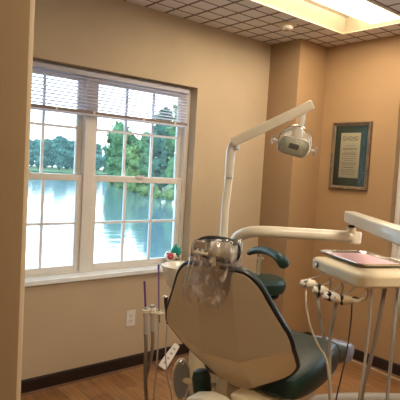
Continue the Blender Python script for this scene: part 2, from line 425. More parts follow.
# front partition with the bullnosed doorway jamb the camera looks past
JX, JY0, JY1 = 1.985, 0.355, 0.475
bm = BM(); r = 0.022
o = [(0, JY0)]
o += [(JX-r+r*math.sin(math.radians(a)), JY0+r-r*math.cos(math.radians(a))) for a in range(0, 91, 10)]
o += [(JX-r+r*math.cos(math.radians(a)), JY1-r+r*math.sin(math.radians(a))) for a in range(0, 91, 10)]
o += [(0, JY1)]
loft(bm, [[V3((a, b, 0)) for a, b in o], [V3((a, b, H)) for a, b in o]])
wf = struct('wall_front', bm, M['paint'], label='near doorway jamb with rounded edge at the left')
wf.data.materials.append(M['paint_jamb_shade'])
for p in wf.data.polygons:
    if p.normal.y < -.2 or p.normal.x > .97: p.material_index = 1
bm = BM(); o2 = [(3.45 + (JX-a), b) for a, b in o[1:-1]] + [(XR, JY1), (XR, JY0)]
loft(bm, [[V3((a, b, 0)) for a, b in o2], [V3((a, b, H)) for a, b in o2]])
struct('wall_front', bm, M['paint'], label='far side of the doorway behind the viewer')

bm = BM(); box(bm, (JX-.03, JY0+.004, 2.10), (3.48, JY1-.004, H)); struct('wall_header', bm, M['paint'], label='wall above the doorway the viewer stands in', smooth=False)
# baseboards
def baseboard(name, a, b, n, label):
    """from a to b along the wall, n = direction into the room"""
    a, b, n = V3((*a, 0)), V3((*b, 0)), V3((*n, 0)); bm = BM()
    prof = [(0, 0), (0.014, 0), (0.014, 0.088), (0.010, 0.098), (0.0, 0.100)]
    loft(bm, [[p + n*x + V3((0,0,z)) for x, z in prof] for p in (a, b)])
    o = struct(name, bm, M['baseboard'], label=label, smooth=False)
    bm = BM(); prof = [(0.014, 0), (0.026, 0), (0.022, 0.009), (0.014, 0.013)]
    loft(bm, [[p + n*x + V3((0,0,z)) for x, z in prof] for p in (a, b)])
    obj('floor_trim', bm, M['shoe'], o, smooth=False)
baseboard('baseboard_left', (0, JY1), (0, PY), (1, 0), 'dark brown baseboard under the window')
baseboard('baseboard_corner', (0, PY), (PX+.014, PY), (0, -1), 'dark brown baseboard on the column front')
baseboard('baseboard_column', (PX, PY), (PX, YB), (1, 0), 'dark brown baseboard on the column side')
baseboard('baseboard_back', (PX, YB), (XR, YB), (0, -1), 'dark brown baseboard under the certificate wall')

# ------------------------------------------------------------------ window 1 (two double-hung units)
def double_hung(y0, y1, x, zc0, zc1, parent, axis=0):
    """one unit between y0..y1; lower sash inside, upper sash outside"""
    def P(a, d, z): return V3((x+d, a, z)) if axis == 0 else V3((a, x+d, z))
    def bb(bm, a0, a1, d0, d1, z0, z1):
        p, q = P(a0, d0, z0), P(a1, d1, z1)
        box(bm, tuple(min(p[i], q[i]) for i in range(3)), tuple(max(p[i], q[i]) for i in range(3)))
    s = 1 if axis == 0 else -1
    zm = 1.458
    for which in (0, 1):
        z0, z1 = (zc0, zm+.022) if which == 0 else (zm-.022, zc1)
        d0, d1 = (0.005*s, 0.035*s) if which == 0 else (-0.032*s, 0.0)
        bm = BM(); st = 0.040; top = 0.045 if which == 0 else 0.04; bot = 0.042 if which == 0 else 0.045
        bb(bm, y0, y0+st, d0, d1, z0, z1); bb(bm, y1-st, y1, d0, d1, z0, z1)
        bb(bm, y0+st, y1-st, d0, d1, z0, z0+bot); bb(bm, y0+st, y1-st, d0, d1, z1-top, z1)
        sash = obj('sash', bm, M['vinyl_white'], parent, bevel=0.003, bseg=2)
        dm = (d0+d1)/2; gy0, gy1, gz0, gz1 = y0+st, y1-st, z0+bot, z1-top
        bm = BM(); bb(bm, gy0, gy1, dm-.002, dm+.002, gz0, gz1); obj('pane', bm, M['glass'], sash, smooth=False)
        bm = BM()
        for k in (1, 2):
            c = gy0 + (gy1-gy0)*k/3; bb(bm, c-.009, c+.009, dm-.009, dm+.009, gz0, gz1)
        c = (gz0+gz1)/2; bb(bm, gy0, gy1, dm-.008, dm+.008, c-.009, c+.009)
        obj('muntin', bm, M['muntin'], sash, smooth=False)
        if which == 0:
            bm = BM(); c = (y0+y1)/2; bb(bm, c-.03, c+.03, d1-.005*s, d1+.012*s, z1-.012, z1+.012); obj('sash_lock', bm, M['white_trim'], sash, bevel=.003)
w1 = thing('window_1', 'wide white double-hung window overlooking the lake', 'window', (-0.13, (WY0+WY1)/2, ZS), kind='structure')
xw = -0.13
bm = BM()
box(bm, (xw-.06, WY0, ZS+.035), (xw+.045, WY0+.04, ZH)); box(bm, (xw-.06, WY1-.04, ZS+.035), (xw+.045, WY1, ZH))
box(bm, (xw-.06, WY0+.04, ZH-.04), (xw+.045, WY1-.04, ZH)); box(bm, (xw-.06, WY0+.04, ZS+.035), (xw+.045, WY1-.04, ZS+.048))
obj('frame', bm, M['vinyl_white'], w1, bevel=.003)
bm = BM(); box(bm, (xw-.06, 1.655, ZS+.035), (xw+.05, 1.735, ZH-.04)); obj('mullion', bm, M['vinyl_white'], w1, bevel=.004)
double_hung(WY0+.04, 1.655, xw, ZS+.048, ZH-.04, w1)
double_hung(1.735, WY1-.04, xw, ZS+.048, ZH-.04, w1)
bm = BM(); box(bm, (-0.185, WY0, ZS), (0.028, WY1, ZS+.035)); box(bm, (0.0, WY0-.02, ZS), (0.028, WY1+.02, ZS+.035))
bm.free(); bm = BM(); box(bm, (-0.185, WY0+.001, ZS), (0.024, WY1-.001, ZS+.035))
struct('trim_1', bm, M['sill'], label='white window sill board under the lake window', bevel=.006)

# window 2 on the back wall
w2 = thing('window_2', 'white framed window at the right edge of the back wall', 'window', ((W2X0+W2X1)/2, YB+.12, W2Z0), kind='structure')
yw = YB+.11
bm = BM()
box(bm, (W2X0, yw-.045, W2Z0+.03), (W2X0+.045, yw+.06, W2Z1)); box(bm, (W2X1-.045, yw-.045, W2Z0+.03), (W2X1, yw+.06, W2Z1))
box(bm, (W2X0+.045, yw-.045, W2Z1-.045), (W2X1-.045, yw+.06, W2Z1)); box(bm, (W2X0+.045, yw-.045, W2Z0+.03), (W2X1-.045, yw+.06, W2Z0+.065))
obj('frame', bm, M['vinyl_white'], w2, bevel=.003)
bm = BM(); box(bm, (1.80, yw-.05, W2Z0+.065), (1.88, yw+.06, W2Z1-.045)); obj('mullion', bm, M['vinyl_white'], w2, bevel=.004)
double_hung(W2X0+.045, 1.80, yw, W2Z0+.065, W2Z1-.045, w2, axis=1)
double_hung(1.88, W2X1-.045, yw, W2Z0+.065, W2Z1-.045, w2, axis=1)
bm = BM(); box(bm, (W2X0+.001, YB-.024, W2Z0), (W2X1-.001, YB+.17, W2Z0+.03)); struct('trim_2', bm, M['sill'], label='white sill board of the right-hand window', bevel=.006)

# ------------------------------------------------------------------ mini blind in window 1
bl = thing('window_blind', 'raised white slatted mini blind across the top of the lake window', 'blind', (-0.035, (WY0+WY1)/2, 2.2))
by0, by1 = WY0+.012, WY1-.05
bx = -0.060                     # plane of the blind inside the reveal
bm = BM(); box(bm, (bx-.02, by0, 2.172), (bx+.02, by1, 2.207)); obj('head_rail', bm, M['headrail'], bl, bevel=.003)
bm = BM(); nsl = 10
for k in range(nsl):
    zz = 2.158 - k*(2.158-1.950)/(nsl-1); t = math.radians(-30); ax = V3((math.cos(t), 0, math.sin(t))); rings = []
    for yy in (by0+.004, by1-.004):
        top = [V3((bx, yy, zz)) + ax*u + V3((0,0,0.0016*(1-(u/.0125)**2)+.0003)) for u in (-.0125, -.006, 0, .006, .0125)]
        rings.append(top + [p - V3((0,0,.0006)) for p in top[::-1]])
    loft(bm, rings)
pt(obj('slats', bm, M['slat_t'], bl, smooth=False), 'thin white horizontal slats')
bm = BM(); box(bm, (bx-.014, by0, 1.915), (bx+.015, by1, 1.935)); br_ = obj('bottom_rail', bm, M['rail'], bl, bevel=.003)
br_['label'] = 'brownish bottom rail'
bm = BM(); box(bm, (bx-.016, by0, 1.899), (bx+.018, by1, 1.9145)); obj('stacked_slat', bm, M['slat_t'], bl, bevel=.002)
for yy in (1.0, 1.42, 1.70, 2.12, 2.42):
    bm = BM(); box(bm, (bx+.0155, yy-.008, 1.902), (bx+.0185, yy+.008, 1.938)); obj('clip', bm, M['white_plastic'], br_, smooth=False)
for yy in (1.0, 1.68, 1.76, 2.40, 2.50):
    bm = BM(); tube(bm, [(bx+.0135, yy, 2.17), (bx+.0135, yy, 1.92)], .0012, 6, 0); obj('ladder_cord', bm, M['slat'], bl)

# ------------------------------------------------------------------ ceiling light fittings
M['lamp'] = mat('fluorescent_tube', (1, 1, 1), 0.5, emis=(1.0, 0.86, 0.62), estr=9)
M['lensp'] = mat('frosted_light_lens', (0.9, 0.85, 0.75), 0.5, emis=(1.0, 0.90, 0.70), estr=3.2)
M['troffer'] = mat('warm_white_reflector', (0.80, 0.72, 0.55), 0.4)
def troffer(x0, x1, y0, y1, label, power):
    t = thing('ceiling_light', label, 'light', ((x0+x1)/2, (y0+y1)/2, H))
    bm = BM(); w = .022
    for a in ((x0, y0, x1, y0+w), (x0, y1-w, x1, y1), (x0, y0+w, x0+w, y1-w), (x1-w, y0+w, x1, y1-w)): box(bm, (a[0], a[1], H-.006), (a[2], a[3], H+.012))
    obj('frame', bm, M['troffer'], t, smooth=False)
    bm = BM(); d = .10; a, b = x0+w, x1-w; c, e = y0+w, y1-w; s = .05
    r1 = [V3((a, c, H)), V3((b, c, H)), V3((b, e, H)), V3((a, e, H))]
    r2 = [V3((a+s, c+s, H+d)), V3((b-s, c+s, H+d)), V3((b-s, e-s, H+d)), V3((a+s, e-s, H+d))]
    R = [[bm.verts.new(p) for p in r] for r in (r1, r2)]
    for j in range(4): bm.faces.new((R[0][j], R[0][(j+1)%4], R[1][(j+1)%4], R[1][j]))
    bm.faces.new(R[1]); obj('reflector', bm, M['troffer'], t, smooth=False)
    # two-part lens: cream outer field, bright lamp field
    bm = BM(); box(bm, (a+.27, c+.012, H+.018), (b-.006, e-.03, H+.024)); pt(obj('diffuser', bm, M['lensp'], t, smooth=False), 'glowing warm white diffuser')
    for k in (0.38, 0.62, .86):
        xx = a + (b-a)*k; bm = BM(); tube(bm, [(xx, c+.07, H+.06), (xx, e-.07, H+.06)], .013, 10, 0); obj('lamp_tube', bm, M['lamp'], t)
    L = bpy.data.lights.new('ceiling_lamp', 'AREA'); L.shape = 'RECTANGLE'; L.size = (x1-x0)*.85; L.size_y = (y1-y0)*.9; L.energy = power; L.color = (1.0, 0.84, 0.63)
    lo = bpy.data.objects.new('lamp_source', L); COL.objects.link(lo); lo.parent = t; lo.location = (0, 0, 0.004)
    return t
troffer(TX0, TX1, TY0, TY1, 'long recessed fluorescent ceiling light above the delivery unit', 20)
troffer(SX0, SX1, SY0, SY1, 'added recessed fill light just inside the doorway', 34)  # unseen lamp added as fill for the room and the chair back
troffer(HX0, HX1, HY0, HY1, 'added recessed fill light in the hall behind the viewer', 4)  # unseen lamp added to brighten the hall side
cf = onplane(287, 24, 2, H)
t = thing('ceiling_fixture', 'small round cream ceiling spotlight beside the fluorescent light', 'light', cf)
dn = V3((0, 0, -1))
bm = BM(); lathe(bm, cf, [(.074, 0), (.076, .006), (.064, .016), (.050, .020), (.046, .0)], dn); obj('ring', bm, M['ceil_fix'], t)
bm = BM(); lathe(bm, cf, [(.048, .010), (.050, .026), (.044, .040), (.026, .048), (.0, .049)], dn); obj('body', bm, M['cream_light'], t)
bm = BM(); lathe(bm, cf, [(.026, .047), (.024, .052), (0, .053)], dn); obj('lens', bm, M['chrome'], t)

# ------------------------------------------------------------------ picture on the back wall
px0, px1, pz0, pz1 = .478, .863, 1.466, 2.053
pc = V3(((px0+px1)/2, YB, (pz0+pz1)/2))
t = thing('picture_frame', 'framed cream certificate with dark green mount on the tan wall', 'picture', V3((pc.x, YB, pz0)))
X, Z, N = V3((1,0,0)), V3((0,0,1)), V3((0,-1,0))
hw, hh = (px1-px0)/2, (pz1-pz0)/2
bm = BM()
prof = [(0, 0), (0, .022), (.006, .028), (.018, .024), (.026, .014), (.026, 0)]
rings = []
for sx, sz in ((-1,-1), (1,-1), (1,1), (-1,1)):
    rings.append([pc + X*sx*(hw-a) + Z*sz*(hh-a) + N*b for a, b in prof])
loft(bm, rings, closed=True); obj('frame', bm, M['frame_wood'], t, smooth=False)
bm = BM(); rings = []
for sx, sz in ((-1,-1), (1,-1), (1,1), (-1,1)):
    rings.append([pc + X*sx*(hw-a) + Z*sz*(hh-a) + N*b for a, b in [(.0262, .004), (.0262, .015), (.031, .012), (.031, .004)]])
loft(bm, rings, closed=True); pt(obj('inner_lip', bm, M['frame_gilt'], t, smooth=False), 'thin gilt inner lip')
bm = BM(); obox(bm, pc+N*.004, X, Z, N, hw-.026, hh-.026, .003); obj('mount', bm, M['mat_green'], t, smooth=False)
pp = pc + X*(-.006) + Z*.004; pw, ph = .098, .196
bm = BM(); obox(bm, pp+N*.0085, X, Z, N, pw, ph, .001); pap = obj('certificate', bm, M['paper'], t, smooth=False)
bm = BM()
y = ph-.045
for k in range(5):   # ornamental heading: five looping capitals
    c = pp + N*.0105 + X*(-.062+k*.031) + Z*y; rr = .014 if k % 2 == 0 else .009
    tube(bm, [c + X*rr*math.cos(a) + Z*rr*math.sin(a) for a in [math.radians(q) for q in range(40, 330, 24)]], .0019, 6, 2)
    tube(bm, [c + X*.004 - Z*.003, c + X*.012 + Z*.002, c + X*.018 - Z*.006], .0013, 6, 4)
tube(bm, [pp + N*.0105 + X*-.075 + Z*(y-.021), pp + N*.0105 + X*-.02 + Z*(y-.017), pp + N*.0105 + X*.03 + Z*(y-.022), pp + N*.0105 + X*.078 + Z*(y-.018)], .0012, 6, 4)
obj('heading', bm, M['ink_red'], pap)
bm = BM(); rnd = random.Random(3)
for k, (zz, wd, th) in enumerate([(.085, .05, .0016), (.062, .07, .0024), (.050, .072, .0024), (.028, .055, .0016), (.012, .075, .003), (-.008, .07, .0016), (-.026, .072, .0016), (-.044, .05, .0016), (-.066, .076, .0024), (-.083, .07, .0022), (-.105, .05, .003), (-.128, .072, .0022), (-.146, .07, .0016), (-.165, .06, .0016)]):
    x = -wd
    while x < wd:
        w_ = rnd.uniform(.006, .02); x2 = min(x+w_, wd)
        obox(bm, pp + N*.0102 + X*((x+x2)/2) + Z*zz, X, Z, N, (x2-x)/2, th, .0004); x = x2 + .004
obj('text_line', bm, M['ink'], pap, smooth=False)
bm = BM(); obox(bm, pc+N*.0135, X, Z, N, hw-.028, hh-.028, .0008); obj('glass', bm, M['pic_glass'], t, smooth=False)

# ------------------------------------------------------------------ wall outlet
oc = V3((0, 2.060, .398))
t = thing('wall_outlet', 'white double power outlet on the wall below the window', 'outlet', oc)
Yv = V3((0,1,0)); XN = V3((1,0,0))
bm = BM(); slab(bm, oc, Yv, Z, rrect(.040, .062, .006), 0, .006, XN); obj('cover_plate', bm, M['white_plastic'], t, bevel=.002)
for s in (-1, 1):
    c = oc + Z*s*.022
    bm = BM(); slab(bm, c, Yv, Z, rrect(.017, .016, .008), .0055, .009, XN); sk = obj('socket', bm, M['cream_light'], t)
    bm = BM()
    obox(bm, c + XN*.0092 + Yv*.007 + Z*.003, Yv, Z, XN, .0014, .005, .0006); obox(bm, c + XN*.0092 - Yv*.007 + Z*.003, Yv, Z, XN, .0014, .005, .0006)
    slab(bm, c - Z*.008, Yv, Z, rrect(.003, .003, .0028), .0086, .0098, XN); obj('slots', bm, M['socket_dark'], sk, smooth=False)
bm = BM(); slab(bm, oc, Yv, Z, rrect(.003, .003, .0028), .0055, .0075, XN); obj('screw', bm, M['steel'], t)

# ------------------------------------------------------------------ outdoors
ZW = CAM.z - 6.0
bm = BM(); vs = [bm.verts.new(p) for p in ((-9, -500, ZW), (-9, 700, ZW), (-700, 900, ZW), (-900, -500, ZW))]; bm.faces.new(vs)
lk = obj('lake', bm, M['water'], None, smooth=False); tag(lk, 'calm pale blue lake beyond the window', 'water', kind='stuff'); origin_zero(lk)
bm = BM(); box(bm, (-9, -60, ZW-.5), (-.3, 60, ZW+.4)); box(bm, (-60, YB+3, ZW-.5), (60, 80, ZW+.4)) if False else None
ob = obj('lawn', bm, M['terrain'], None, smooth=False); ob['kind'] = 'structure'; ob['label'] = 'grass slope at the foot of the building'; ob['category'] = 'ground'
# far shore and the wooded point
def ground(name, pts, zt, label):
    bm = BM(); a = [bm.verts.new((p.x, p.y, ZW-.3)) for p in pts]; b = [bm.verts.new((p.x, p.y, zt)) for p in pts]
    n = len(pts)
    for i in range(n): bm.faces.new((a[i], a[(i+1)%n], b[(i+1)%n], b[i]))
    bm.faces.new(b); o = obj(name, bm, M['terrain'], None, smooth=False); o['kind'] = 'structure'; o['label'] = label; o['category'] = 'ground'
far = [onplane(px, py, 2, ZW) for px, py in ((-120, 166), (-20, 170), (30, 171.5), (70, 173.5), (110, 175.5), (160, 177))]
ground('shore_bank', far + [p + (p-CAM)*0.6 for p in far[::-1]], ZW+.5, 'far wooded lake shore')
near = [onplane(px, py, 2, ZW) for px, py in ((108, 182), (118, 186), (129, 190), (150, 197), (175, 198.5), (215, 204))]
back = [onplane(px, py, 2, ZW) for px, py in ((235, 192), (160, 181), (115, 179.5))]
ground('point_bank', near + back, ZW+.6, 'green wooded point of land on the right of the lake')

def leaf_bm(c, rx, rz, n, size, seed, nb=14):
    rnd = random.Random(seed); bm = BM()
    blobs = []
    for k in range(nb):
        a = rnd.uniform(0, 2*PI); h = rnd.uniform(-.85, .8); rr = rnd.uniform(.2, .75)*math.sqrt(max(.08, 1-h*h))
        blobs.append((c + V3((math.cos(a)*rr*rx, math.sin(a)*rr*rx, h*rz)), rnd.uniform(.30, .48)*rx))
    blobs += [(c, rx*.66), (c-V3((0,0,rz*.45)), rx*.62), (c+V3((0,0,rz*.35)), rx*.55), (c-V3((0,0,rz*.8)), rx*.5), (c+V3((0,0,rz*.62)), rx*.45)]
    for q, r_ in blobs:
        ret = bmesh.ops.create_icosphere(bm, subdivisions=2, radius=r_*.86, matrix=Matrix.Translation(q))
        for v in ret['verts']:
            v.co += (v.co-q).normalized()*noise.noise(v.co*1.1/size*.6)*r_*.45
    per = n//len(blobs)
    for q, r_ in blobs:
        for i in range(per):
            d = V3((rnd.gauss(0,1), rnd.gauss(0,1), rnd.gauss(0,1)*.9+.15)).normalized()
            p = q + d*r_*rnd.uniform(.85, 1.22)
            u = V3((rnd.gauss(0,1), rnd.gauss(0,1), rnd.gauss(0,1))).normalized(); w = d.cross(u).normalized(); s = size*rnd.uniform(.6, 1.3)
            vs = [bm.verts.new(p + u*s*a + w*s*b) for a, b in ((-.5,-.35), (.5,-.45), (.6,.3), (-.3,.5))]
            bm.faces.new(vs)
    return bm
def tree(px, depth, ybase, ytop, wpx, mt, seed, label, group, name='tree'):
    base = onplane(px, ybase, 2, ZW+.4) if depth is None else None
    if base is None:
        p = at(px, 170, depth); base = V3((p.x, p.y, ZW+.4))
    d = (base-CAM).dot(FW)
    # crown height from the picture's own scale at that distance
    hor = 168 + .0584*(px-200)
    ztop = CAM.z + (hor-ytop)*d/FPX
    rx = wpx*d/FPX/2; hgt = ztop - base.z
    rz = hgt*.47
    t = thing(name, label, 'tree', base, group)
    bm = leaf_bm(V3((base.x, base.y, ztop-rz)), rx, rz, 1500, rx*.13, seed)
    cr = obj('crown', bm, mt, t, smooth=False)
    bm = BM(); tube(bm, [base - V3((0,0,.5)), base + V3((.1, 0, hgt*.3)), base + V3((0,.1,hgt*.6))], [rx*.10, rx*.07, rx*.04], 8, 4); obj('trunk', bm, M['trunk'], t)
nt_ = [  # px, ybase, ytop, width px, material, description
    (118, 183.0, 124, 36, 'leaf_near', 'leafy light green lakeside tree, leftmost on the wooded point'),
    (136, 187.0, 146, 26, 'reed', 'low bushy tree in the dip between the taller trees of the point'),
    (127, 181.5, 136, 24, 'leaf_deep', 'darker tree standing behind the leftmost tree of the point'),
    (160, 193.0, 108, 34, 'leaf_deep', 'tallest dark green tree on the wooded point'),
    (146, 190.0, 136, 22, 'leaf_near', 'mid green tree just left of the tallest one on the point'),
    (178, 196.0, 98, 36, 'leaf_near', 'tall tree at the right edge of the window'),
]
for i, (px, yb, ytp, w_, mt_, lab) in enumerate(nt_):
    tree(px, None, yb, ytp-5, w_*1.1, M[mt_], 20+i, lab, 'trees on the wooded point')

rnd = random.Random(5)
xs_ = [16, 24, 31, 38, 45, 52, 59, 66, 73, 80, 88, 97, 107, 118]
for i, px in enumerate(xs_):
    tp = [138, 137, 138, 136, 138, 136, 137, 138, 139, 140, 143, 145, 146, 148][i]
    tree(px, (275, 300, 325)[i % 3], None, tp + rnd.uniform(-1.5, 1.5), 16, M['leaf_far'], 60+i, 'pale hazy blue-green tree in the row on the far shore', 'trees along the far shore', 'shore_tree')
for i, (px, yb, w_) in enumerate([(112, 182.6, 12), (121, 186.0, 14), (132, 190.0, 15), (143, 193.5, 15), (155, 196, 15), (169, 197.5, 13)]):
    p = onplane(px, yb, 2, ZW+.4); d = (p-CAM).dot(FW); rx = w_*d/FPX/2
    bm = leaf_bm(p + V3((0,0,rx*.45)), rx, rx*.6, 500, rx*.14, 90+i, nb=7)
    tag(obj('shrub', bm, M['reed'], None, smooth=False), 'low yellow-green shrub in the row at the waterline of the point', 'shrub', 'shrubs along the waterline')

# ------------------------------------------------------------------ dental chair
h10 = math.radians(13)
A = V3((-math.sin(h10), math.cos(h10), 0)); B = V3((math.cos(h10), math.sin(h10), 0))     # A: towards the toes, B: patient's right
h20 = math.radians(20); AB = V3((-math.sin(h20), math.cos(h20), 0)); BB = V3((math.cos(h20), math.sin(h20), 0))
rc = math.radians(22)
VB = Z*math.cos(rc) - AB*math.sin(rc); NB = -(BB.cross(VB)); NB = NB if NB.dot(AB) < 0 else -NB     # NB: out of the back
QB = V3((1.788, 1.361, .938)) - VB*.346
OB = at(243, 384, 2.05) - B*.050                                                     # bottom centre of the back shell
CB = V3((OB.x, OB.y, 0)) + A*.42                                                        # chair base centre on the floor
dc = thing('dental_chair', 'dental chair with tan back shell and dark green upholstery', 'dental chair', CB)
half = [(0, .0), (.10, .062), (.212, .128), (.266, .195), (.277, .255), (.279, .33), (.268, .385), (.244, .435), (.203, .52), (.178, .575), (.152, .612), (.118, .640), (.06, .650), (0, .652)]
def outline(grow=0.0, pts=half, smooth=True):
    full = [(u, v) for u, v in pts] + [(-u, v) for u, v in pts[-2:0:-1]]
    if smooth:
        P = [V3((a, b, 0)) for a, b in full]; n = len(P); out = []
        for i in range(n):
            a, b, c, d = P[i-1], P[i], P[(i+1)%n], P[(i+2)%n]
            for k in range(3):
                t_ = k/3
                out.append(0.5*((2*b) + (c-a)*t_ + (2*a-5*b+4*c-d)*t_*t_ + (3*b-a-3*c+d)*t_**3))
        full = [(p.x, p.y) for p in out]
    if grow:
        res = []; n = len(full)
        for i in range(n):
            a, b = full[i-1], full[(i+1)%n]; tx, ty = b[0]-a[0], b[1]-a[1]; l = math.hypot(tx, ty)
            res.append((full[i][0] + ty/l*grow, full[i][1] - tx/l*grow))
        full = res
    return full
def q(u, v, n=0): return QB + BB*u + VB*v + NB*n
# height of the moulded shell: flat middle, sides falling away, lower lip turned out
def nf(u, v):
    au = abs(u); vc = .262 + max(0, au-.08)*.35
    return .066 - .27*max(0, au-.08) - .10*max(0, v-.30) - .45*max(0, vc-v)
ol = outline(0); bm = BM(); bm.faces.new([bm.verts.new((u, v, 0)) for u, v in ol])
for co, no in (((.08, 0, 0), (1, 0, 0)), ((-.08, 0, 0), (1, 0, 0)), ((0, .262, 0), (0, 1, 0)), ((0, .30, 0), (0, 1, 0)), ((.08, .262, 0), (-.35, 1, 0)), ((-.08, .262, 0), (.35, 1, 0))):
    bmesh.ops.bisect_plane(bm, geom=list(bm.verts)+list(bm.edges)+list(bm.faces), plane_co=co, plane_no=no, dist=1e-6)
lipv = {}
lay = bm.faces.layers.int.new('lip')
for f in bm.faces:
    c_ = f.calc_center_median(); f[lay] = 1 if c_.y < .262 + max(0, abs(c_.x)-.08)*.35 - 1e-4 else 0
rim = [e for e in bm.edges if e.is_boundary]
ex = bmesh.ops.extrude_edge_only(bm, edges=rim)
back = {g for g in ex['geom'] if isinstance(g, bmesh.types.BMVert)}
for v in bm.verts:
    u_, v_ = v.co.x, v.co.y; v.co = q(u_, v_, nf(u_, v_) - (.018 if v in back else 0))
lipf = [f[lay] for f in bm.faces]
sh = obj('back_shell', bm, M['shell'], dc, smooth=False); sh['label'] = 'faceted tan plastic shell on the back'
sh.data.materials.append(M['shell_lip_lit'])
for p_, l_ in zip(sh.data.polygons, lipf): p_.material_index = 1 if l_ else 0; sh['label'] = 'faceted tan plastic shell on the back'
bm = BM(); rings = []
for g, nn in ((-.004, -.014), (.003, -.018), (.004, -.026), (.001, -.036), (-.012, -.050), (-.03, -.060), (-.07, -.066)):
    rings.append([q(u, v, nf(u0, v0)*max(0, 1+nn*8)+nn) for (u, v), (u0, v0) in zip(outline(g), ol)])
rings.insert(0, [q(u, v, -.062) for u, v in outline(-.06)])
loft(bm, rings); pt(obj('backrest', bm, M['green'], dc), 'dark green padded backrest cushion')
bm = BM(); P = [q(u, v, nf(u0, v0)-.012) for (u, v), (u0, v0) in zip(outline(.004), ol)]
tube(bm, P, .0095, 8, 0, closed=True); pt(obj('edge_piping', bm, M['piping'], dc), 'black edge welt around the back')

# seat and leg rest: lofted sections along A
def s_pt(s, w, z): return V3((OB.x, OB.y, 0)) + A*s + B*w + Z*z
def cushion(secs, mt, name, crown=.012):
    bm = BM(); rings = []
    for s, hw_, zt, zb_ in secs:
        ring = []
        pr = [(-1, .35), (-1, .72), (-.94, .93), (-.80, 1.0), (-.4, 1.0), (0, 1.0), (.4, 1.0), (.80, 1.0), (.94, .93), (1, .72), (1, .35), (.95, .08), (.8, 0), (0, 0), (-.8, 0), (-.95, .08)]
        for w_, f_ in pr: ring.append(s_pt(s, w_*hw_, zb_ + (zt-zb_)*f_))
        rings.append(ring)
    loft(bm, rings); return obj(name, bm, mt, dc, subsurf=1)
cushion([(.08, .20, .735, .66), (.11, .245, .75, .645), (.20, .265, .770, .64), (.38, .265, .790, .635), (.52, .24, .795, .63), (.62, .215, .770, .61), (.66, .195, .735, .60)], M['green'], 'seat')
cushion([(.67, .180, .745, .635), (.70, .185, .745, .62), (.82, .155, .69, .58), (.94, .135, .65, .545), (1.01, .125, .63, .535)], M['green'], 'leg_rest')
pt(cushion([(.985, .130, .645, .525), (1.03, .130, .632, .52), (1.12, .120, .61, .51), (1.165, .10, .60, .515), (1.175, .08, .585, .525)], M['silver_toe'], 'toe_cover'), 'shiny silver-blue toe cover')
# frame, lift and base under the upholstery
bm = BM(); obox(bm, s_pt(.42, 0, .60), A, B, Z, .30, .17, .035); obox(bm, s_pt(.36, 0, .53), A, B, Z, .20, .13, .04); obj('seat_frame', bm, M['cream'], dc, bevel=.012)
bm = BM()
loft(bm, [[s_pt(a, b, z_) for a, b in rrect(hx, hy, .05)] for z_, hx, hy in ((.03, .36, .20), (.08, .34, .18), (.12, .22, .14))] and
     [[s_pt(.42+a*1.0, b, z_) for a, b in rrect(hx, hy, .05)] for z_, hx, hy in ((0, .40, .22), (.05, .39, .21), (.085, .34, .17))])
obj('base_plate', bm, M['cream'], dc, bevel=.006)
bm = BM(); loft(bm, [[s_pt(.42-.0*z_+a, b, z_) for a, b in rrect(.13, .11, .04)] for z_ in (.08, .3, .52)]); obj('lift_column', bm, M['cream'], dc)
# back support bracket and hinge covers seen below the shell
bm = BM()
loft(bm, [[c + B*a + NB*b for a, b in rrect(.028, .014, .008)] for c in (q(-.075, .16, -.07), q(-.07, .06, -.06), s_pt(.02, -.07, .60), s_pt(.10, -.06, .50))])
pt(obj('back_support', bm, M['cream'], dc), 'cream bracket below the back shell')
bm = BM(); slab(bm, s_pt(-.02, .14, .655), B, (Z*1.0), [(-.09, -.06), (.045, -.075), (.085, -.03), (.07, .02), (-.05, .035), (-.11, .03)], -.05, .04, A)
pt(obj('hinge_cover', bm, M['cream'], dc, bevel=.012), 'tan hinge cover on the right')
c0 = s_pt(-.08, .17, .675)
bm = BM(); tube(bm, [c0 - B*.07 - Z*.012, c0, c0 + B*.015 - Z*.02, c0 + B*.018 - Z*.06], .007, 10, 6); obj('release_lever', bm, M['chrome'], dc)
bm = BM(); tube(bm, [s_pt(-.03, .262, .66), s_pt(-.03, .258, .56)], .022, 14, 0); obj('pivot_post', bm, M['cream_light'], dc, bevel=.004)
# cream knee of the base casting peeking in at the bottom of the view
bm = BM(); c = at(212, 418, 1.98)
slab(bm, c, B, Z, [(-.12, -.12), (.12, -.12), (.115, .045), (.03, .078), (-.035, .082), (-.115, .055)], -.03, .06, A)
pt(obj('motor_cover', bm, M['cream_light'], dc, bevel=.012), 'pale cream motor cover under the back')
# left arm pad and its grey side panel
bm = BM(); c = at(201, 384, 2.17)
tube(bm, [c + Z*.062 - B*.004, c + Z*.03, c - Z*.03 + B*.012, c - Z*.085 + B*.045], [.030, .042, .040, .022], 16, 6, upv=A)
pt(obj('arm_pad', bm, M['green'], dc, subsurf=1), 'rounded dark green arm pad')
bm = BM(); c = at(181, 380, 2.22); NN = (CAM-c); NN.z = 0; NN.normalize(); UU = Z.cross(NN)
el = [(.040*math.cos(a)*(1+.15*math.sin(a)), .094*math.sin(a)) for a in [2*PI*k/36 for k in range(36)]]
slab(bm, c, UU, Z, el, -.02, 0, NN); sp_ = obj('side_panel', bm, M['cream'], dc, bevel=.004)
bm = BM(); slab(bm, c, UU, Z, [(a*.84, b*.90) for a, b in el], -.001, .006, NN); pt(obj('panel_insert', bm, M['grey_panel'], sp_, bevel=.003), 'grey oval insert')
bm = BM(); lathe(bm, c + Z*.082 + NN*.002, [(.010, 0), (.011, .010), (.008, .016), (0, .017)], NN, 16); obj('knob', bm, M['chrome'], sp_)
bm = BM(); tube(bm, [c - NN*.02, c - NN*.02 + B*.10, s_pt(.12, -.14, .60)], .014, 10, 4); obj('panel_arm', bm, M['cream'], dc)
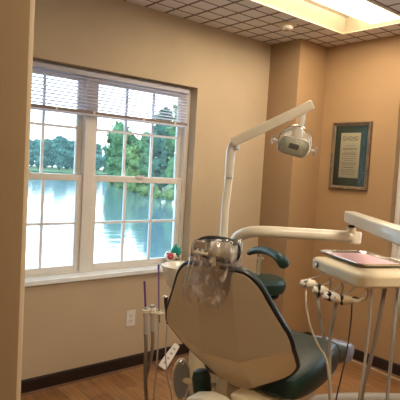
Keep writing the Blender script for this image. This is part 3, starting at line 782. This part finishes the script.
# headrest: bracket, pad with black rim
HC = at(218, 249, 1.82)
hn = (CAM-HC).normalized(); hn = (hn + V3((0,0,-.10)) - B*0.0).normalized()
hu = (RT*math.cos(math.radians(-11)) + UP*math.sin(math.radians(-11))); hu = (hu - hn*hu.dot(hn)).normalized(); hv = hn.cross(hu)
hx_, hy_ = .077, .039
pad = [(hx_*math.copysign(abs(math.cos(a))**.8, math.cos(a)), hy_*math.copysign(abs(math.sin(a))**.75, math.sin(a))*(1.0+.18*math.cos(a))) for a in [2*PI*k/40 for k in range(40)]]
bm = BM(); loft(bm, [[HC + hu*a*g + hv*b*g + hn*d for a, b in pad] for g, d in ((.92, -.062), (1.02, -.05), (1.06, -.02), (1.05, -.002), (.98, .004), (.90, .004))])
pt(obj('headrest', bm, M['green'], dc), 'small dark padded headrest')
bm = BM(); tube(bm, [HC + hu*a + hv*b + hn*.004 for a, b in pad], .0085, 8, 0, closed=True); obj('headrest_piping', bm, M['piping'], dc)
bm = BM(); slab(bm, HC, hu, hv, [(a*.78+.008, b*.74) for a, b in pad], .003, .010, hn); pt(obj('headrest_plate', bm, M['shell'], dc, bevel=.003), 'tan back plate of the headrest')
bm = BM(); cl = at(199.5, 246, 1.93)
obox(bm, at(200, 244.5, 1.80), hu, hv, hn, .020, .013, .016); pt(obj('headrest_lock', bm, M['hose_brown'], dc, bevel=.003), 'dark lock box of the headrest')
bm = BM(); obox(bm, at(201, 252.5, 1.79), hu, hv, hn, .026, .004, .022)
obj('headrest_bracket', bm, M['shell'], dc, bevel=.002)
bm = BM(); e0, e1 = at(205, 252, 1.81), q(-.03, .60, .05)
loft(bm, [[p + hu*a + hn*b for a, b in rrect(w_, .007, .003)] for p, w_ in ((e0, .017), (e0.lerp(e1, .5), .019), (e1, .020))])
pt(obj('headrest_stem', bm, M['shell'], dc), 'tan metal stem of the headrest')
bm = BM(); tube(bm, [at(211, 243, 1.79), at(212, 246, 1.785), at(211, 252, 1.785), at(214, 258, 1.79), at(214, 265, 1.80)], [.006, .009, .007, .006, .008], 10, 5); obj('release_knob', bm, M['cream'], dc)

# clear plastic cover draped over the headrest: a wrinkled open bag
def bag():
    bm = BM(); NR, NS = 24, 110; rings = []
    # centre line of the bag in picture terms, front toward the viewer
    prof = [(238.5, 195, 241, .020), (241, 192.5, 241.5, .042), (248, 191, 241.5, .055), (256, 190, 241, .060), (264, 188, 241, .062), (271, 186, 242, .052), (280, 183, 242, .047), (289, 181, 238, .044), (298, 183, 230, .042), (304, 190, 226, .040)]
    for i in range(NR+1):
        x = i/NR*(len(prof)-1); k = min(int(x), len(prof)-2); f_ = x-k
        y_, l_, r_, t_ = [prof[k][j] + (prof[k+1][j]-prof[k][j])*f_ for j in range(4)]
        depth = 1.83
        if y_ > 258: depth = 1.83 + (y_-258)*.0016
        c = at((l_+r_)/2, y_ + .05*((l_+r_)/2-214), depth); hw_ = (r_-l_)/2*depth/FPX
        nd = (CAM-c).normalized(); ring = []
        for j in range(NS):
            a = 2*PI*j/NS
            wr = 1 + .10*math.sin(5*a+i*.12) + .11*math.sin(12*a - i*.10) + .07*math.sin(21*a + i*.16)
            sq = math.copysign(abs(math.sin(a))**.8, math.sin(a))
            front = t_*(1 if y_ < 256 else .8) if math.sin(a) > 0 else t_*(.9 if y_ < 256 else -.30)
            p = c + RT*hw_*math.cos(a)*(1+.25*(wr-1)) + nd*(abs(sq)*(front if math.sin(a) > 0 else -front))*wr
            p += UP*(.010*math.sin(3*a+1)*(i/NR)**2 + .012*math.sin(7*a)*(i/NR)**4)
            ring.append(p)
        rings.append(ring)
    R = [[bm.verts.new(p) for p in r] for r in rings]
    for i in range(NR):
        for j in range(NS): bm.faces.new((R[i][j], R[i][(j+1)%NS], R[i+1][(j+1)%NS], R[i+1][j]))
    bm.faces.new(R[0])
    return bm
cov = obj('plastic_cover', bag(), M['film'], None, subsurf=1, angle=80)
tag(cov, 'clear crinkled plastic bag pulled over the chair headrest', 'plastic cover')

# ------------------------------------------------------------------ cuspidor column with bowl
cp = at(208, 300, 2.74); cp.z = 0
cu = thing('cuspidor', 'white cuspidor bowl on a cream column behind the chair back', 'cuspidor', cp)
vx, vy = hdir(90), hdir(0)
bm = BM(); loft(bm, [[cp + vx*a + vy*b + Z*z_ for a, b in rrect(hx, hy, .05)] for z_, hx, hy in ((.0, .10, .12), (.10, .09, .11), (.60, .085, .10), (.88, .095, .10), (.93, .095, .10))])
obj('column', bm, M['cream'], cu, bevel=.008)
bc = at(183, 266, 2.58)
bm = BM(); lathe(bm, bc, [(.0, -.128), (.045, -.126), (.075, -.10), (.097, -.05), (.108, -.004), (.110, .004), (.104, .006), (.098, -.004), (.075, -.055), (.04, -.085), (0, -.09)], Z, 40)
pt(obj('bowl', bm, M['white_enamel'], cu), 'white glossy rinse bowl')
bm = BM(); tube(bm, [bc - Z*.12, bc - Z*.19 + vx*.02, cp + Z*(bc.z-.25) - vx*.06], .025, 12, 6); obj('bowl_drain', bm, M['cream'], cu)
bm = BM(); tube(bm, [bc + vx*.10 + Z*.0 + vy*.03, bc + vx*.10 + vy*.03 + Z*.05, bc + vx*.05 + vy*.02 + Z*.07, bc + vx*.03 + Z*.045], .006, 10, 6); obj('water_spout', bm, M['chrome'], cu)
bm = BM(); tube(bm, [cp - vx*.06 + Z*.86, bc - vy*.0 - Z*.16, bc - Z*.10], .02, 12, 5); obj('bowl_bracket', bm, M['cream'], cu)

# ------------------------------------------------------------------ exam light on its pole
D = 2.74
pb = at(222.5, 262, D)
el_ = thing('exam_light', 'dental exam lamp on a jointed cream arm and pole', 'lamp', V3((pb.x, pb.y, .935)))
pole_b = V3((pb.x, pb.y, .935))
j0 = at(229, 178, D)
bm = BM(); tube(bm, [pole_b, pb, at(225, 210, D), j0], .0215, 20, 0); obj('pole', bm, M['cream_light'], el_)
bm = BM(); tube(bm, [j0 - (j0-pb).normalized()*.0, at(230.2, 160, D), at(232, 148, D-.01), at(235, 143.5, D-.02)], [.0235, .0255, .026, .022], 20, 6); obj('upper_post', bm, M['white_enamel'], el_)
bm = BM(); tube(bm, [j0 - Z*.006, j0 + Z*.006], .0245, 20, 0); obj('collar', bm, M['steel'], el_)
bm = BM(); tube(bm, [at(236, 140, D-.03), at(236.5, 150, D-.03)], .017, 16, 0); obj('elbow_joint', bm, M['steel'], el_, bevel=.004)
a0, a1 = at(232, 142.5, D-.04), at(313, 104.5, D-.10)
dirr = (a1-a0).normalized(); sv = dirr.cross(V3((0,0,1))).normalized(); uv = sv.cross(dirr)
bm = BM(); loft(bm, [[a0 + dirr*t_ + uv*a*g + sv*b*g for a, b in rrect(.0245, .022, .012)] for t_, g in ((0, .75), (.008, 1.0), ((a1-a0).length-.008, 1.06), ((a1-a0).length, .8))])
obj('arm', bm, M['cream_light'], el_)
bm = BM(); pA = at(303, 109, D-.09); lathe(bm, pA - Z*.035, [(.012, 0), (.016, .006), (.016, .03), (.0, .032)], Z, 16); obj('arm_pivot', bm, M['steel'], el_)
bm = BM(); tube(bm, [pA - Z*.02, pA - Z*.05, at(302, 122, D-.10), at(300, 131, D-.14)], [.014, .017, .015, .017], 16, 5); obj('drop_post', bm, M['white_enamel'], el_)
LC = at(293.5, 146.5, D-.14)
ln = ((CAM-LC).normalized() + V3((0,0,-.42))).normalized()
lu = (RT*math.cos(math.radians(-15)) + UP*math.sin(math.radians(-15))); lu = (lu - ln*lu.dot(ln)).normalized(); lv = ln.cross(lu)
def ringpts(c, hx, hy, r): return [c + lu*a + lv*b for a, b in rrect(hx, hy, r, 7)]
bm = BM(); loft(bm, [ringpts(LC + ln*d,   .082*g, .050*g, .036*g) for g, d in ((.30, -.085), (.62, -.075), (.88, -.05), (1.0, -.015), (1.02, .0), (.97, .006), (.92, .0))])
obj('lamp_head', bm, M['white_enamel'], el_)
bm = BM(); loft(bm, [ringpts(LC + ln*d, .082*g, .050*g, .036*g) for g, d in ((.90, .008), (.88, .012), (.7, .020), (.35, .026))]); pt(obj('lamp_lens', bm, M['lens'], el_), 'clear ribbed lens')
bm = BM(); loft(bm, [ringpts(LC + ln*d, .082*g, .050*g, .036*g) for g, d in ((.89, .0065), (.86, .0075))]); pt(obj('reflector', bm, M['refl'], el_), 'silvery reflector')
bm = BM(); obox(bm, LC + ln*.013 + lv*.006, lu, lv, ln, .026, .014, .005); pt(obj('bulb_shield', bm, M['socket_dark'], el_, bevel=.003), 'dark bulb shield in the middle')
bm = BM(); R_ = .083
tube(bm, [(LC - ln*.02 + lu*R_*math.cos(a)*1.03 + lv*.108*math.sin(a)**.8) if math.sin(a) > 0 else LC - ln*.02 + lu*R_*math.cos(a)*1.03 + lv*.108*math.sin(a) for a in [math.radians(t_) for t_ in range(-8, 189, 14)]], .0048, 10, 3); obj('yoke', bm, M['chrome'], el_)
bm = BM(); ellipsoid(bm, LC - ln*.048 + lv*.026, lu*.078, lv*.054, ln*.038); lathe(bm, LC - ln*.03 + lv*.06, [(.0, -.01), (.030, -.008), (.028, .012), (.018, .035), (0, .037)], lv, 20); obj('socket_housing', bm, M['white_enamel'], el_)
for s in (-1, 1):
    c = LC + lu*s*.082 - ln*.02
    bm = BM(); tube(bm, [c, c + lu*s*.022, c + lu*s*.034 + lv*.002], .006, 10, 4); hnd = obj('handle', bm, M['white_enamel'], el_)
    bm = BM(); c2 = c + lu*s*.034; tube(bm, [c2 + lv*.022 + lu*s*.002, c2 + lv*.012, c2 - lv*.012, c2 - lv*.024 - lu*s*.004], [.0055, .0045, .0045, .0065], 10, 4); obj('handle_grip', bm, M['steel'], hnd)

# ------------------------------------------------------------------ delivery unit: rigid arm, flex arm, instrument head
D = 2.40
k0 = at(355, 237.5, D)
du = thing('delivery_unit', 'cream dental delivery unit hanging from a long jointed arm', 'delivery unit', V3((cp.x + .0, cp.y, .94)) + vx*.10)
bm = BM()
tube(bm, [at(234, 290, 2.62), at(233, 268, 2.60), at(232.5, 250, 2.56), at(237, 238, 2.50), at(248, 232.5, 2.44), at(264, 231.5, D), at(300, 233.5, D), at(340, 236, D), k0], .0275, 20, 8); obj('main_arm', bm, M['cream_light'], du)
bm = BM(); lathe(bm, k0 - Z*.032, [(.0, 0), (.024, .001), (.029, .008), (.029, .052), (.026, .06), (0, .061)], Z, 24); obj('arm_end', bm, M['cream_light'], du)
k1 = at(352, 221, D)
bm = BM(); lathe(bm, V3((k1.x, k1.y, k0.z+.01)), [(.022, 0), (.022, .035), (.014, .037), (.014, .062), (.0, .063)], Z, 20); obj('knuckle', bm, M['cream'], du)
bm = BM(); lathe(bm, V3((k1.x, k1.y, k0.z+.047)), [(.017, 0), (.017, .012), (.0, .013)], Z, 20); obj('knuckle_pin', bm, M['black'], du)
f0 = at(350, 216.5, 2.40); f1 = at(401, 236, 1.62); f2 = f0 + (f1-f0)*1.18
dirr = (f2-f0).normalized(); sv = dirr.cross(Z).normalized(); uv = sv.cross(dirr)
bm = BM(); LL = (f2-f0).length
loft(bm, [[f0 + dirr*t_ + uv*a*g + sv*b*g for a, b in rrect(.026, .028, .008)] for t_, g in ((0, .85), (.006, 1.0), (LL-.006, 1.0), (LL, .9))]); obj('flex_arm', bm, M['cream_light'], du)
NC = at(359.5, 289.4, 1.85)                       # nearest bottom corner of the head
ha, hb = hdir(-16), hdir(74)
LA, LB, HT = .385, .42, .052
hd = lambda a, b, z_: NC + ha*a + hb*b + Z*z_
def head_ring(z_, g, ch=.022):
    o = [(ch, 0), (LA-ch, 0), (LA, ch), (LA, LB-ch), (LA-ch, LB), (ch, LB), (0, LB-ch), (0, ch)]
    return [hd(LA/2 + (a-LA/2)*(1-g/LA*2), LB/2 + (b-LB/2)*(1-g/LB*2), z_) for a, b in o]
bm = BM(); loft(bm, [head_ring(0, .010), head_ring(.006, .001), head_ring(.044, .0), head_ring(.052, .008), head_ring(.058, .045)])
pt(obj('instrument_head', bm, M['cream'], du, bevel=.006), 'cream instrument console with flat top')
e = hd(.30, .42, .02)
p_end = f2 - dirr*.03
bm = BM(); tube(bm, [p_end, p_end - Z*.06, V3((p_end.x, p_end.y, NC.z-.03)), hd(.10, .42, -.02)], .02, 14, 6)
tube(bm, [hd(.10, .42, -.02), hd(.15, .30, -.015)], .022, 14, 0); obj('head_bracket', bm, M['cream'], du)
# round emblem knob on the left face of the head
kb = hd(LA-.062, -.001, .027)
bm = BM(); lathe(bm, kb, [(.0135, 0), (.0135, .003), (.010, .004), (.0, .0045)], -hb, 20); kn = obj('gauge_ring', bm, M['socket_dark'], du)
bm = BM(); lathe(bm, kb - hb*.0045, [(.0095, 0), (.009, .0015), (0, .002)], -hb, 20); obj('gauge_face', bm, M['cream_light'], kn)
# holder brackets along the left edge
hand = []
specs = [  # a along the left edge, pixel of handpiece, hose path pixels (x,y,depth)
    (308, 283.5), (321, 290.5), (331.5, 296.5), (343.5, 300)]
dep = [2.12, 2.03, 1.96, 1.89]
paths = [[(306, 290), (306.5, 306), (310, 325), (317.5, 344), (327, 362), (331, 400), (331, 440)],
         [(317.5, 296), (320, 318), (325, 344), (328.5, 372), (330.5, 400), (331, 440)],
         [(336.0, 303), (333, 322), (330, 340), (329.5, 362), (330, 400), (330, 440)],
         [(353, 298), (351, 320), (347, 350), (341, 378), (336, 400), (330, 440)]]
hm = [M['hose_cream'], M['hose_grey'], M['hose_grey'], M['hose_dark']]
hr = [.0042, .0068, .0068, .0030]
hl = ['cream handpiece nearest the gauge, leftmost under the delivery unit', 'cream handpiece with a black holder clip, second from the left',
      'knobbly cream handpiece in the cluster, third from the left', 'yellowish cream handpiece nearest the front corner of the unit']
gp = 'handpieces hanging from the delivery unit'
for i, ((px, py), d) in enumerate(zip(specs, dep)):
    c = at(px, py, d); a_ = (c-NC).dot(ha)
    # holder
    bm = BM(); root = hd(min(LA-.01, max(.03, a_)), .012, -.002)
    tube(bm, [root, root - Z*.012 - hb*.012, c + Z*.018], .0028, 8, 4); hh_ = obj('instrument_holder', bm, M['steel'], du)
    cc = c - vx*.010
    bm = BM(); obox(bm, cc + Z*.002 - vy*.004, vx, vy, Z, .005, .013, .026 if i == 1 else .018); obj('holder_clip', bm, M['black'] if i else M['chrome'], hh_, bevel=.003)
    t = thing('dental_handpiece', hl[i], 'handpiece', c, gp)
    side = vx*1.0
    tilt = [V3((0,0,.0)), V3((0,0,-.004)), V3((0,0,-.006)), V3((0,0,.002))][i]
    b0, b1 = c - vx*.032 + Z*.003, c + vx*.030 + tilt
    bm = BM(); tube(bm, [b0, c - vx*.014, c + vx*.006, b1], [.012, .0165, .020, .0145], 14, 5); body = obj('handpiece_body', bm, [M['cream_light'], M['cream_light'], M['white_plastic'], M['hose_cream']][i], t)
    bm = BM()
    if i == 3: tube(bm, [b1 - vx*.004, b1 + vx*.024 - Z*.002, b1 + vx*.042 + Z*.014, b1 + vx*.047 + Z*.032], [.0085, .006, .005, .0045], 10, 5)
    else: tube(bm, [b1 - vx*.004, b1 + vx*.010 - Z*.004, b1 + vx*.013 - Z*.016], [.009, .007, .005], 10, 4)
    obj('handpiece_nozzle', bm, M['cream_light'], t)
    bm = BM(); tube(bm, [b0 + vx*.022 + Z*.01, b0 + vx*.022 - Z*.014], .0165, 12, 0); obj('grip_band', bm, M['chrome'] if i == 0 else M['black'], t) if i in (0, 2) else bm.free()
    P = paths[i]; pts = []
    for k, (x_, y_) in enumerate(P):
        dd = d + (1.95-d)*min(1, k/4) + (i*.012)
        pts.append(at(x_, y_, dd))
    pts += [V3((pts[-1].x, pts[-1].y, .25)), V3((pts[-1].x+.03*i, pts[-1].y+.1, .012)), V3((pts[-1].x+.05*i, pts[-1].y+.35, .012))]
    bm = BM(); tube(bm, [c - vx*.006 if i < 2 else (c + vx*.01 if i == 2 else b1 + vx*.040)] + pts, hr[i], 10, 6); obj('hose', bm, hm[i], t)
# small hanging wire loops between the handpieces
for (x_, y_, d) in ((329, 283, 2.02), (341, 288, 1.94), (366, 293, 1.87)):
    bm = BM(); tube(bm, [at(x_, y_-5, d), at(x_+2, y_, d), at(x_-.5, y_+8, d)], .002, 6, 5); obj('tubing_loop', bm, M['hose_dark'], du)
# supply hoses leaving the underside of the head
sup = [([(371, 288), (370, 315), (367, 344), (363, 375), (359, 402), (356, 440)], 1.90, .0055, 'hose_grey', 'slim grey supply hose'),
       ([(385, 287), (382, 305), (376, 335), (370, 362), (363, 388), (360, 420)], 1.93, .0080, 'hose_brown', 'thick dark supply hose'),
       ([(398, 287), (395, 315), (392, 350), (389, 380), (387, 402), (386, 440)], 1.95, .0068, 'hose_grey', 'taupe supply hose')]
for i, (P, d, r_, mt_, lab) in enumerate(sup):
    bm = BM(); tube(bm, [at(x_, y_, d) for x_, y_ in P], r_, 10, 6)
    pt(obj('supply_hose', bm, M[mt_], du), lab)
# tray and paper liner
TC = at(360, 258, 1.98); TC.z = NC.z + .072
ta, tb = hdir(-16), hdir(74)
TC = onplane(362, 260, 2, NC.z + .0620)
bm = BM()
def tray_ring(z_, g): return [TC + ta*a + tb*b + Z*z_ for a, b in rrect(.150+g, .106+g, .024)]
loft(bm, [tray_ring(0, -.004), tray_ring(.002, 0.0), tray_ring(.013, .006), tray_ring(.015, .012), tray_ring(.013, .012), tray_ring(.0125, .006), tray_ring(.004, -.003), tray_ring(.003, -.006)])
tag(obj('instrument_tray', bm, M['chrome'], None), 'shallow silver instrument tray on top of the delivery console', 'tray')
bm = BM(); loft(bm, [[TC + ta*a + tb*b + Z*z_ for a, b in rrect(.139, .096, .018)] for z_ in (.0045, .0062)])
tag(obj('paper_liner', bm, M['pink_paper'], None, smooth=False), 'pink paper liner lying in the silver tray', 'paper')

# ------------------------------------------------------------------ assistant's instruments on the left
D = 2.34
hb0, hb1 = at(144, 311, D), at(168, 313, D)
au = thing('assistant_arm', 'cream holder bar for suction hoses left of the chair', 'instrument holder', at(156, 312, D))
bm = BM(); tube(bm, [hb0 + vy*.02, hb1 + vy*.02], .007, 12, 0); tube(bm, [hb1 + vy*.02, hb1 + vy*.14 + vx*.03, cp - vy*.09 - vx*.05 + Z*hb1.z], .014, 12, 6); obj('holder_bar', bm, M['cream'], au)
for x_, y_ in ((146, 310), (152.5, 312), (159, 313), (165.5, 313)):
    c = at(x_, y_, D)
    bm = BM(); tube(bm, [c + (vx*math.cos(a) + vy*math.sin(a))*.0135 for a in [2*PI*k/16 for k in range(16)]], .0045, 8, 0, closed=True)
    obj('holder_ring', bm, M['cream_light'], au)
def suction(x0, ys, tip, tipm, tipr, hosepx, hm_, hr_, body, lab, tiptop=None):
    c = at(x0, ys[0], D)
    t = thing('suction_handpiece', lab, 'suction tool', c)
    bm = BM(); tube(bm, [at(x0, ys[0]-4, D), at(x0, ys[0]+3, D), at(x0+.2, ys[0]+10, D), at(x0+.2, ys[1], D)], [body*.8, body, body*.85, body*.9], 14, 5); obj('handle', bm, M['hose_grey'] if hr_ > .004 else M['chrome'], t)
    bm = BM(); tube(bm, [at(x0+.2, ys[0]-1, D), at(x0+.2, ys[0]+2, D)], body*1.25, 14, 0); obj('valve', bm, M['cream_light'], t, bevel=.002)
    if tip:
        bm = BM(); tube(bm, [at(tip[0], tip[1], D), at(x0, ys[0]-3, D)], tipr, 10, 0); tp_ = obj('tip', bm, M[tipm], t)
        tp_['label'] = 'straight purple suction tip'
        if tiptop:
            bm = BM(); tube(bm, [at(tip[0], tip[1]-1.5, D), at(tip[0], tip[1]+3, D)], tipr*1.25, 10, 0); obj('tip_end', bm, M['blue_tip'], tp_)
    bm = BM(); pts_ = [at(a, b, D+dz) for a, b, dz in hosepx]; pts_.append((pts_[-1]+cp)/2 + Z*(.30-(pts_[-1].z)/2)); pts_.append(V3((cp.x, cp.y, .42)) - vx*.07 - vy*.05); tube(bm, pts_, hr_, 12, 6); obj('hose', bm, M[hm_], t)
suction(145.5, (311, 334), (144.5, 281), 'purple', .0052, [(145.7, 332, 0), (146, 350, 0), (145, 372, .0), (146, 392, .01), (148, 420, .05), (158, 445, .15)], 'hose_brown', .0088, .012,
        'thick suction hose with short dark purple tip, leftmost in the holder')
suction(152.5, (309, 331), None, None, 0, [(152.7, 329, 0), (152.6, 345, .0), (150, 362, .01), (145.8, 378, .03), (146, 396, .04), (150, 425, .08), (160, 450, .18)], 'hose_brown', .0088, .0125,
        'suction hose without a tip, second from left in the holder')
suction(158.8, (312, 322), (158.6, 266), 'violet', .0042, [(158.8, 320, 0), (158, 345, 0), (155.8, 375, .0), (153.5, 400, .01), (153, 430, .03)], 'hose_grey', .0036, .007,
        'slim saliva ejector with long violet tip and thin hose', tiptop=True)
c = at(166, 300, D)
t = thing('air_syringe', 'black and chrome air syringe hanging beside the backrest edge', 'syringe', c)
bm = BM(); tube(bm, [at(166, 297, D), at(166, 303, D), at(167, 315, D), at(167.3, 324, D)], [.010, .009, .0065, .004], 12, 5); obj('handle', bm, M['black'], t)
bm = BM(); ellipsoid(bm, at(165.2, 297, D), vx*.011, vy*.009, Z*.008); obj('button_head', bm, M['chrome'], t)
bm = BM(); tube(bm, [at(167.3, 323, D), at(166.2, 340, D), at(165.6, 356, D), at(168, 380, D+.05), at(172, 402, D+.12), at(168, 440, D+.18)], .0030, 8, 6); obj('hose', bm, M['steel'], t)

# ------------------------------------------------------------------ green stool behind the chair
D = 3.40
sc0 = at(263, 280, D)
ST = thing('dental_stool', 'dark green assistant stool with curved arm support behind the chair', 'stool', V3((sc0.x, sc0.y, 0)))
S0 = V3((sc0.x, sc0.y, 0)); zs = at(262, 276, D).z
bm = BM(); lathe(bm, S0 + Z*zs, [(.0, -.115), (.10, -.112), (.145, -.095), (.158, -.06), (.155, -.03), (.135, -.008), (.09, .0), (0, .002)], Z, 40)
obj('seat', bm, M['green'], ST)
bm = BM(); lathe(bm, S0 + Z*(zs-.135), [(.0, 0), (.11, 0), (.115, .012), (.10, .022), (0, .022)], Z, 32); obj('seat_plate', bm, M['black'], ST)
# body-support roll
arc = [(249.5, 252.5, 3.48), (257, 250, 3.42), (266, 250.5, 3.33), (274, 254, 3.25), (280, 258.5, 3.20), (283.5, 263.0, 3.20)]
bm = BM(); tube(bm, [at(*a) for a in arc], [.020, .026, .027, .028, .034, .037], 16, 8, flat=1.05)
for (p, r_) in ((at(*arc[0]), .020), (at(*arc[-1]), .037)): ellipsoid(bm, p, vx*r_*1.02, vy*r_, Z*r_)
obj('arm_support', bm, M['green'], ST)
bm = BM(); pm = at(260, 256, 3.42); pl = V3((pm.x, pm.y, zs-.12)) ; tube(bm, [at(260.5, 255, 3.40), at(259, 266, 3.42), at(258, 280, 3.44), S0 + Z*(zs-.125) - vx*.02], .011, 10, 6)
ellipsoid(bm, at(260, 258.5, 3.405), vx*.026, vy*.012, Z*.014); pt(obj('support_post', bm, M['cream'], ST), 'pale metal post of the arm support')
bm = BM(); tube(bm, [S0 + Z*(zs-.14), S0 + Z*.12], .026, 16, 0); obj('gas_lift', bm, M['chrome'], ST)
bm = BM(); tube(bm, [S0 + Z*.30 + V3((math.cos(a), math.sin(a), 0))*.20 for a in [2*PI*k/28 for k in range(28)]], .010, 10, 0, closed=True)
for k in range(3):
    a = 2*PI*k/3; tube(bm, [S0 + Z*.30, S0 + Z*.30 + V3((math.cos(a), math.sin(a), 0))*.20], .008, 8, 0)
obj('foot_ring', bm, M['chrome'], ST)
bm = BM(); lathe(bm, S0, [(.0, .07), (.04, .07), (.045, .12), (.03, .15), (0, .15)], Z, 20); hub = obj('base_hub', bm, M['black'], ST)
for k in range(5):
    a = 2*PI*k/5+.3; dv = V3((math.cos(a), math.sin(a), 0))
    bm = BM(); tube(bm, [S0 + Z*.10 + dv*.03, S0 + Z*.075 + dv*.25], [.020, .013], 8, 0); lg = obj('leg', bm, M['chrome'], ST)
    bm = BM(); cc = S0 + dv*.25; sd = dv.cross(Z); tube(bm, [cc + Z*.026 - sd*.014, cc + Z*.026 + sd*.014], .026, 14, 0); tube(bm, [cc + Z*.03, cc + Z*.075], .008, 8, 0); obj('caster', bm, M['black'], lg)

# ------------------------------------------------------------------ sill ornament
oc = V3((-.050, 2.475, ZS+.035))
t = thing('flower_pot', 'small painted pot with red flower and teal leaves on the sill', 'ornament', oc)
tv = (CAM-oc); tv.z = 0; tv.normalize(); ts = Z.cross(tv)
bm = BM(); lathe(bm, oc, [(.0, 0), (.046, .0), (.050, .008), (.044, .015), (.066, .045), (.072, .075), (.062, .100), (.052, .108), (.045, .104), (0, .095)], Z, 36); pot = obj('pot', bm, M['pot_white'], t)
bm = BM(); lathe(bm, oc, [(.047, .0), (.053, .004), (.053, .012), (.046, .015)], Z, 32); pt(obj('pot_foot', bm, M['red'], pot), 'reddish foot ring')
c = oc + Z*.080 + tv*.064 - ts*.020
bm = BM()
for k in range(7):
    a = 2*PI*k/7; p = c + (ts*math.cos(a) + Z*math.sin(a))*.015; ellipsoid(bm, p, ts*.013, tv*.010, Z*.013, 12, 8)
ellipsoid(bm, c + tv*.003, ts*.016, tv*.011, Z*.016, 12, 8); fl_ = obj('red_flower', bm, M['red'], t)
bm = BM(); ellipsoid(bm, c + tv*.015, ts*.006, tv*.003, Z*.006, 10, 6); obj('flower_centre', bm, M['pot_white'], fl_)
def leafmesh(bm, base, d, l, w):
    sd = d.cross(tv).normalized(); rings = []
    for f_, ww in [(0, .25), (.25, .8), (.5, 1), (.75, .7), (1, .05)]:
        p = base + d*l*f_ + tv*(.014*math.sin(PI*f_)); rings.append([p + sd*w*ww, p + tv*.003, p - sd*w*ww, p - tv*.002])
    loft(bm, rings)
for k, (dx, dz, l) in enumerate([(-.75, .65, .040), (-.35, 1, .058), (.1, .95, .088), (.6, .75, .078), (1, .35, .062), (.1, .7, .05), (1, -.05, .045)]):
    bm = BM(); leafmesh(bm, oc + Z*.098 + ts*.012 + tv*.04, (ts*dx + Z*dz).normalized(), l, .020); obj('leaf', bm, M['teal'], t)
for k, (a, b) in enumerate(((.028, .058), (.040, .080), (.015, .040), (.048, .060), (.034, .098), (-.045, .100))):
    bm = BM(); ellipsoid(bm, oc + Z*b + ts*a + tv*math.sqrt(max(0, .068**2-a*a)), ts*.012, tv*.006, Z*.007, 10, 6); obj('painted_leaf', bm, M['leaf_dark'], pot)

# ------------------------------------------------------------------ floor items
# white power strip leaning against the baseboard
p0 = onplane(161.5, 368, 2, 0.012); p1 = at(177, 345, (p0-CAM).dot(FW)+.12)
dv = (p1-p0); L_ = dv.length; dv.normalize(); nn = ((CAM-p0).normalized() - dv*(CAM-p0).normalized().dot(dv)).normalized(); sd = dv.cross(nn)
t = thing('power_strip', 'white power strip leaning at the baseboard left of the chair', 'power strip', p0)
bm = BM(); loft(bm, [[p0 + dv*f_ + sd*a*g + nn*b for a, b in rrect(.034, .016, .006)] for f_, g in ((0, .9), (.01, 1.05), (L_*.5, .95), (L_-.01, .75), (L_, .65))]); obj('body', bm, M['white_plastic'], t)
for k in range(4):
    c = p0 + dv*(.045 + k*(L_-.09)/3) + nn*.0165
    bm = BM(); obox(bm, c, dv, sd, nn, .008, .010, .001); obj('socket', bm, M['hose_grey'], t, smooth=False)
# pale umbilical hose lying on the floor beyond the chair
um = [at(292, 410, 3.2), at(300, 400, 3.32), at(318, 395.5, 3.40), at(355, 395, 3.47), at(400, 396, 3.50), at(440, 397, 3.53)]
um = [V3((p.x, p.y, .046)) for p in um]
bm = BM(); tube(bm, um, .042, 18, 8); tag(obj('umbilical_hose', bm, M['hose_grey'], None), 'thick pale grey conduit lying on the floor beyond the chair', 'hose')
cd = [onplane(347, 356.5, 2, .004), onplane(358, 362, 2, .004), onplane(375, 369.5, 2, .004), onplane(400, 381, 2, .004), onplane(430, 392, 2, .004)]
cd = [V3((max(p.x, PX+.04), min(p.y, YB-.036), .005)) for p in cd]
bm = BM(); tube(bm, cd, .0045, 8, 8); tag(obj('extension_cord', bm, M['hose_cream'], None), 'thin pale cord running along the back baseboard', 'cord')

# ------------------------------------------------------------------ daylight and world
w = bpy.data.worlds.new('world'); sc.world = w; w.use_nodes = True; nt = w.node_tree
bg = nt.nodes['Background']
tc = nt.nodes.new('ShaderNodeTexCoord'); sp = nt.nodes.new('ShaderNodeSeparateXYZ'); nt.links.new(tc.outputs['Generated'], sp.inputs[0])
r = nt.nodes.new('ShaderNodeValToRGB')
r.color_ramp.elements[0].position = 0.0; r.color_ramp.elements[0].color = (0.90, 0.97, 1.0, 1)
r.color_ramp.elements[1].position = 0.55; r.color_ramp.elements[1].color = (0.62, 0.80, 1.0, 1)
e = r.color_ramp.elements.new(0.12); e.color = (0.84, 0.94, 1.0, 1)
nt.links.new(sp.outputs['Z'], r.inputs['Fac']); nt.links.new(r.outputs['Color'], bg.inputs['Color'])
bg.inputs['Strength'].default_value = 4.3
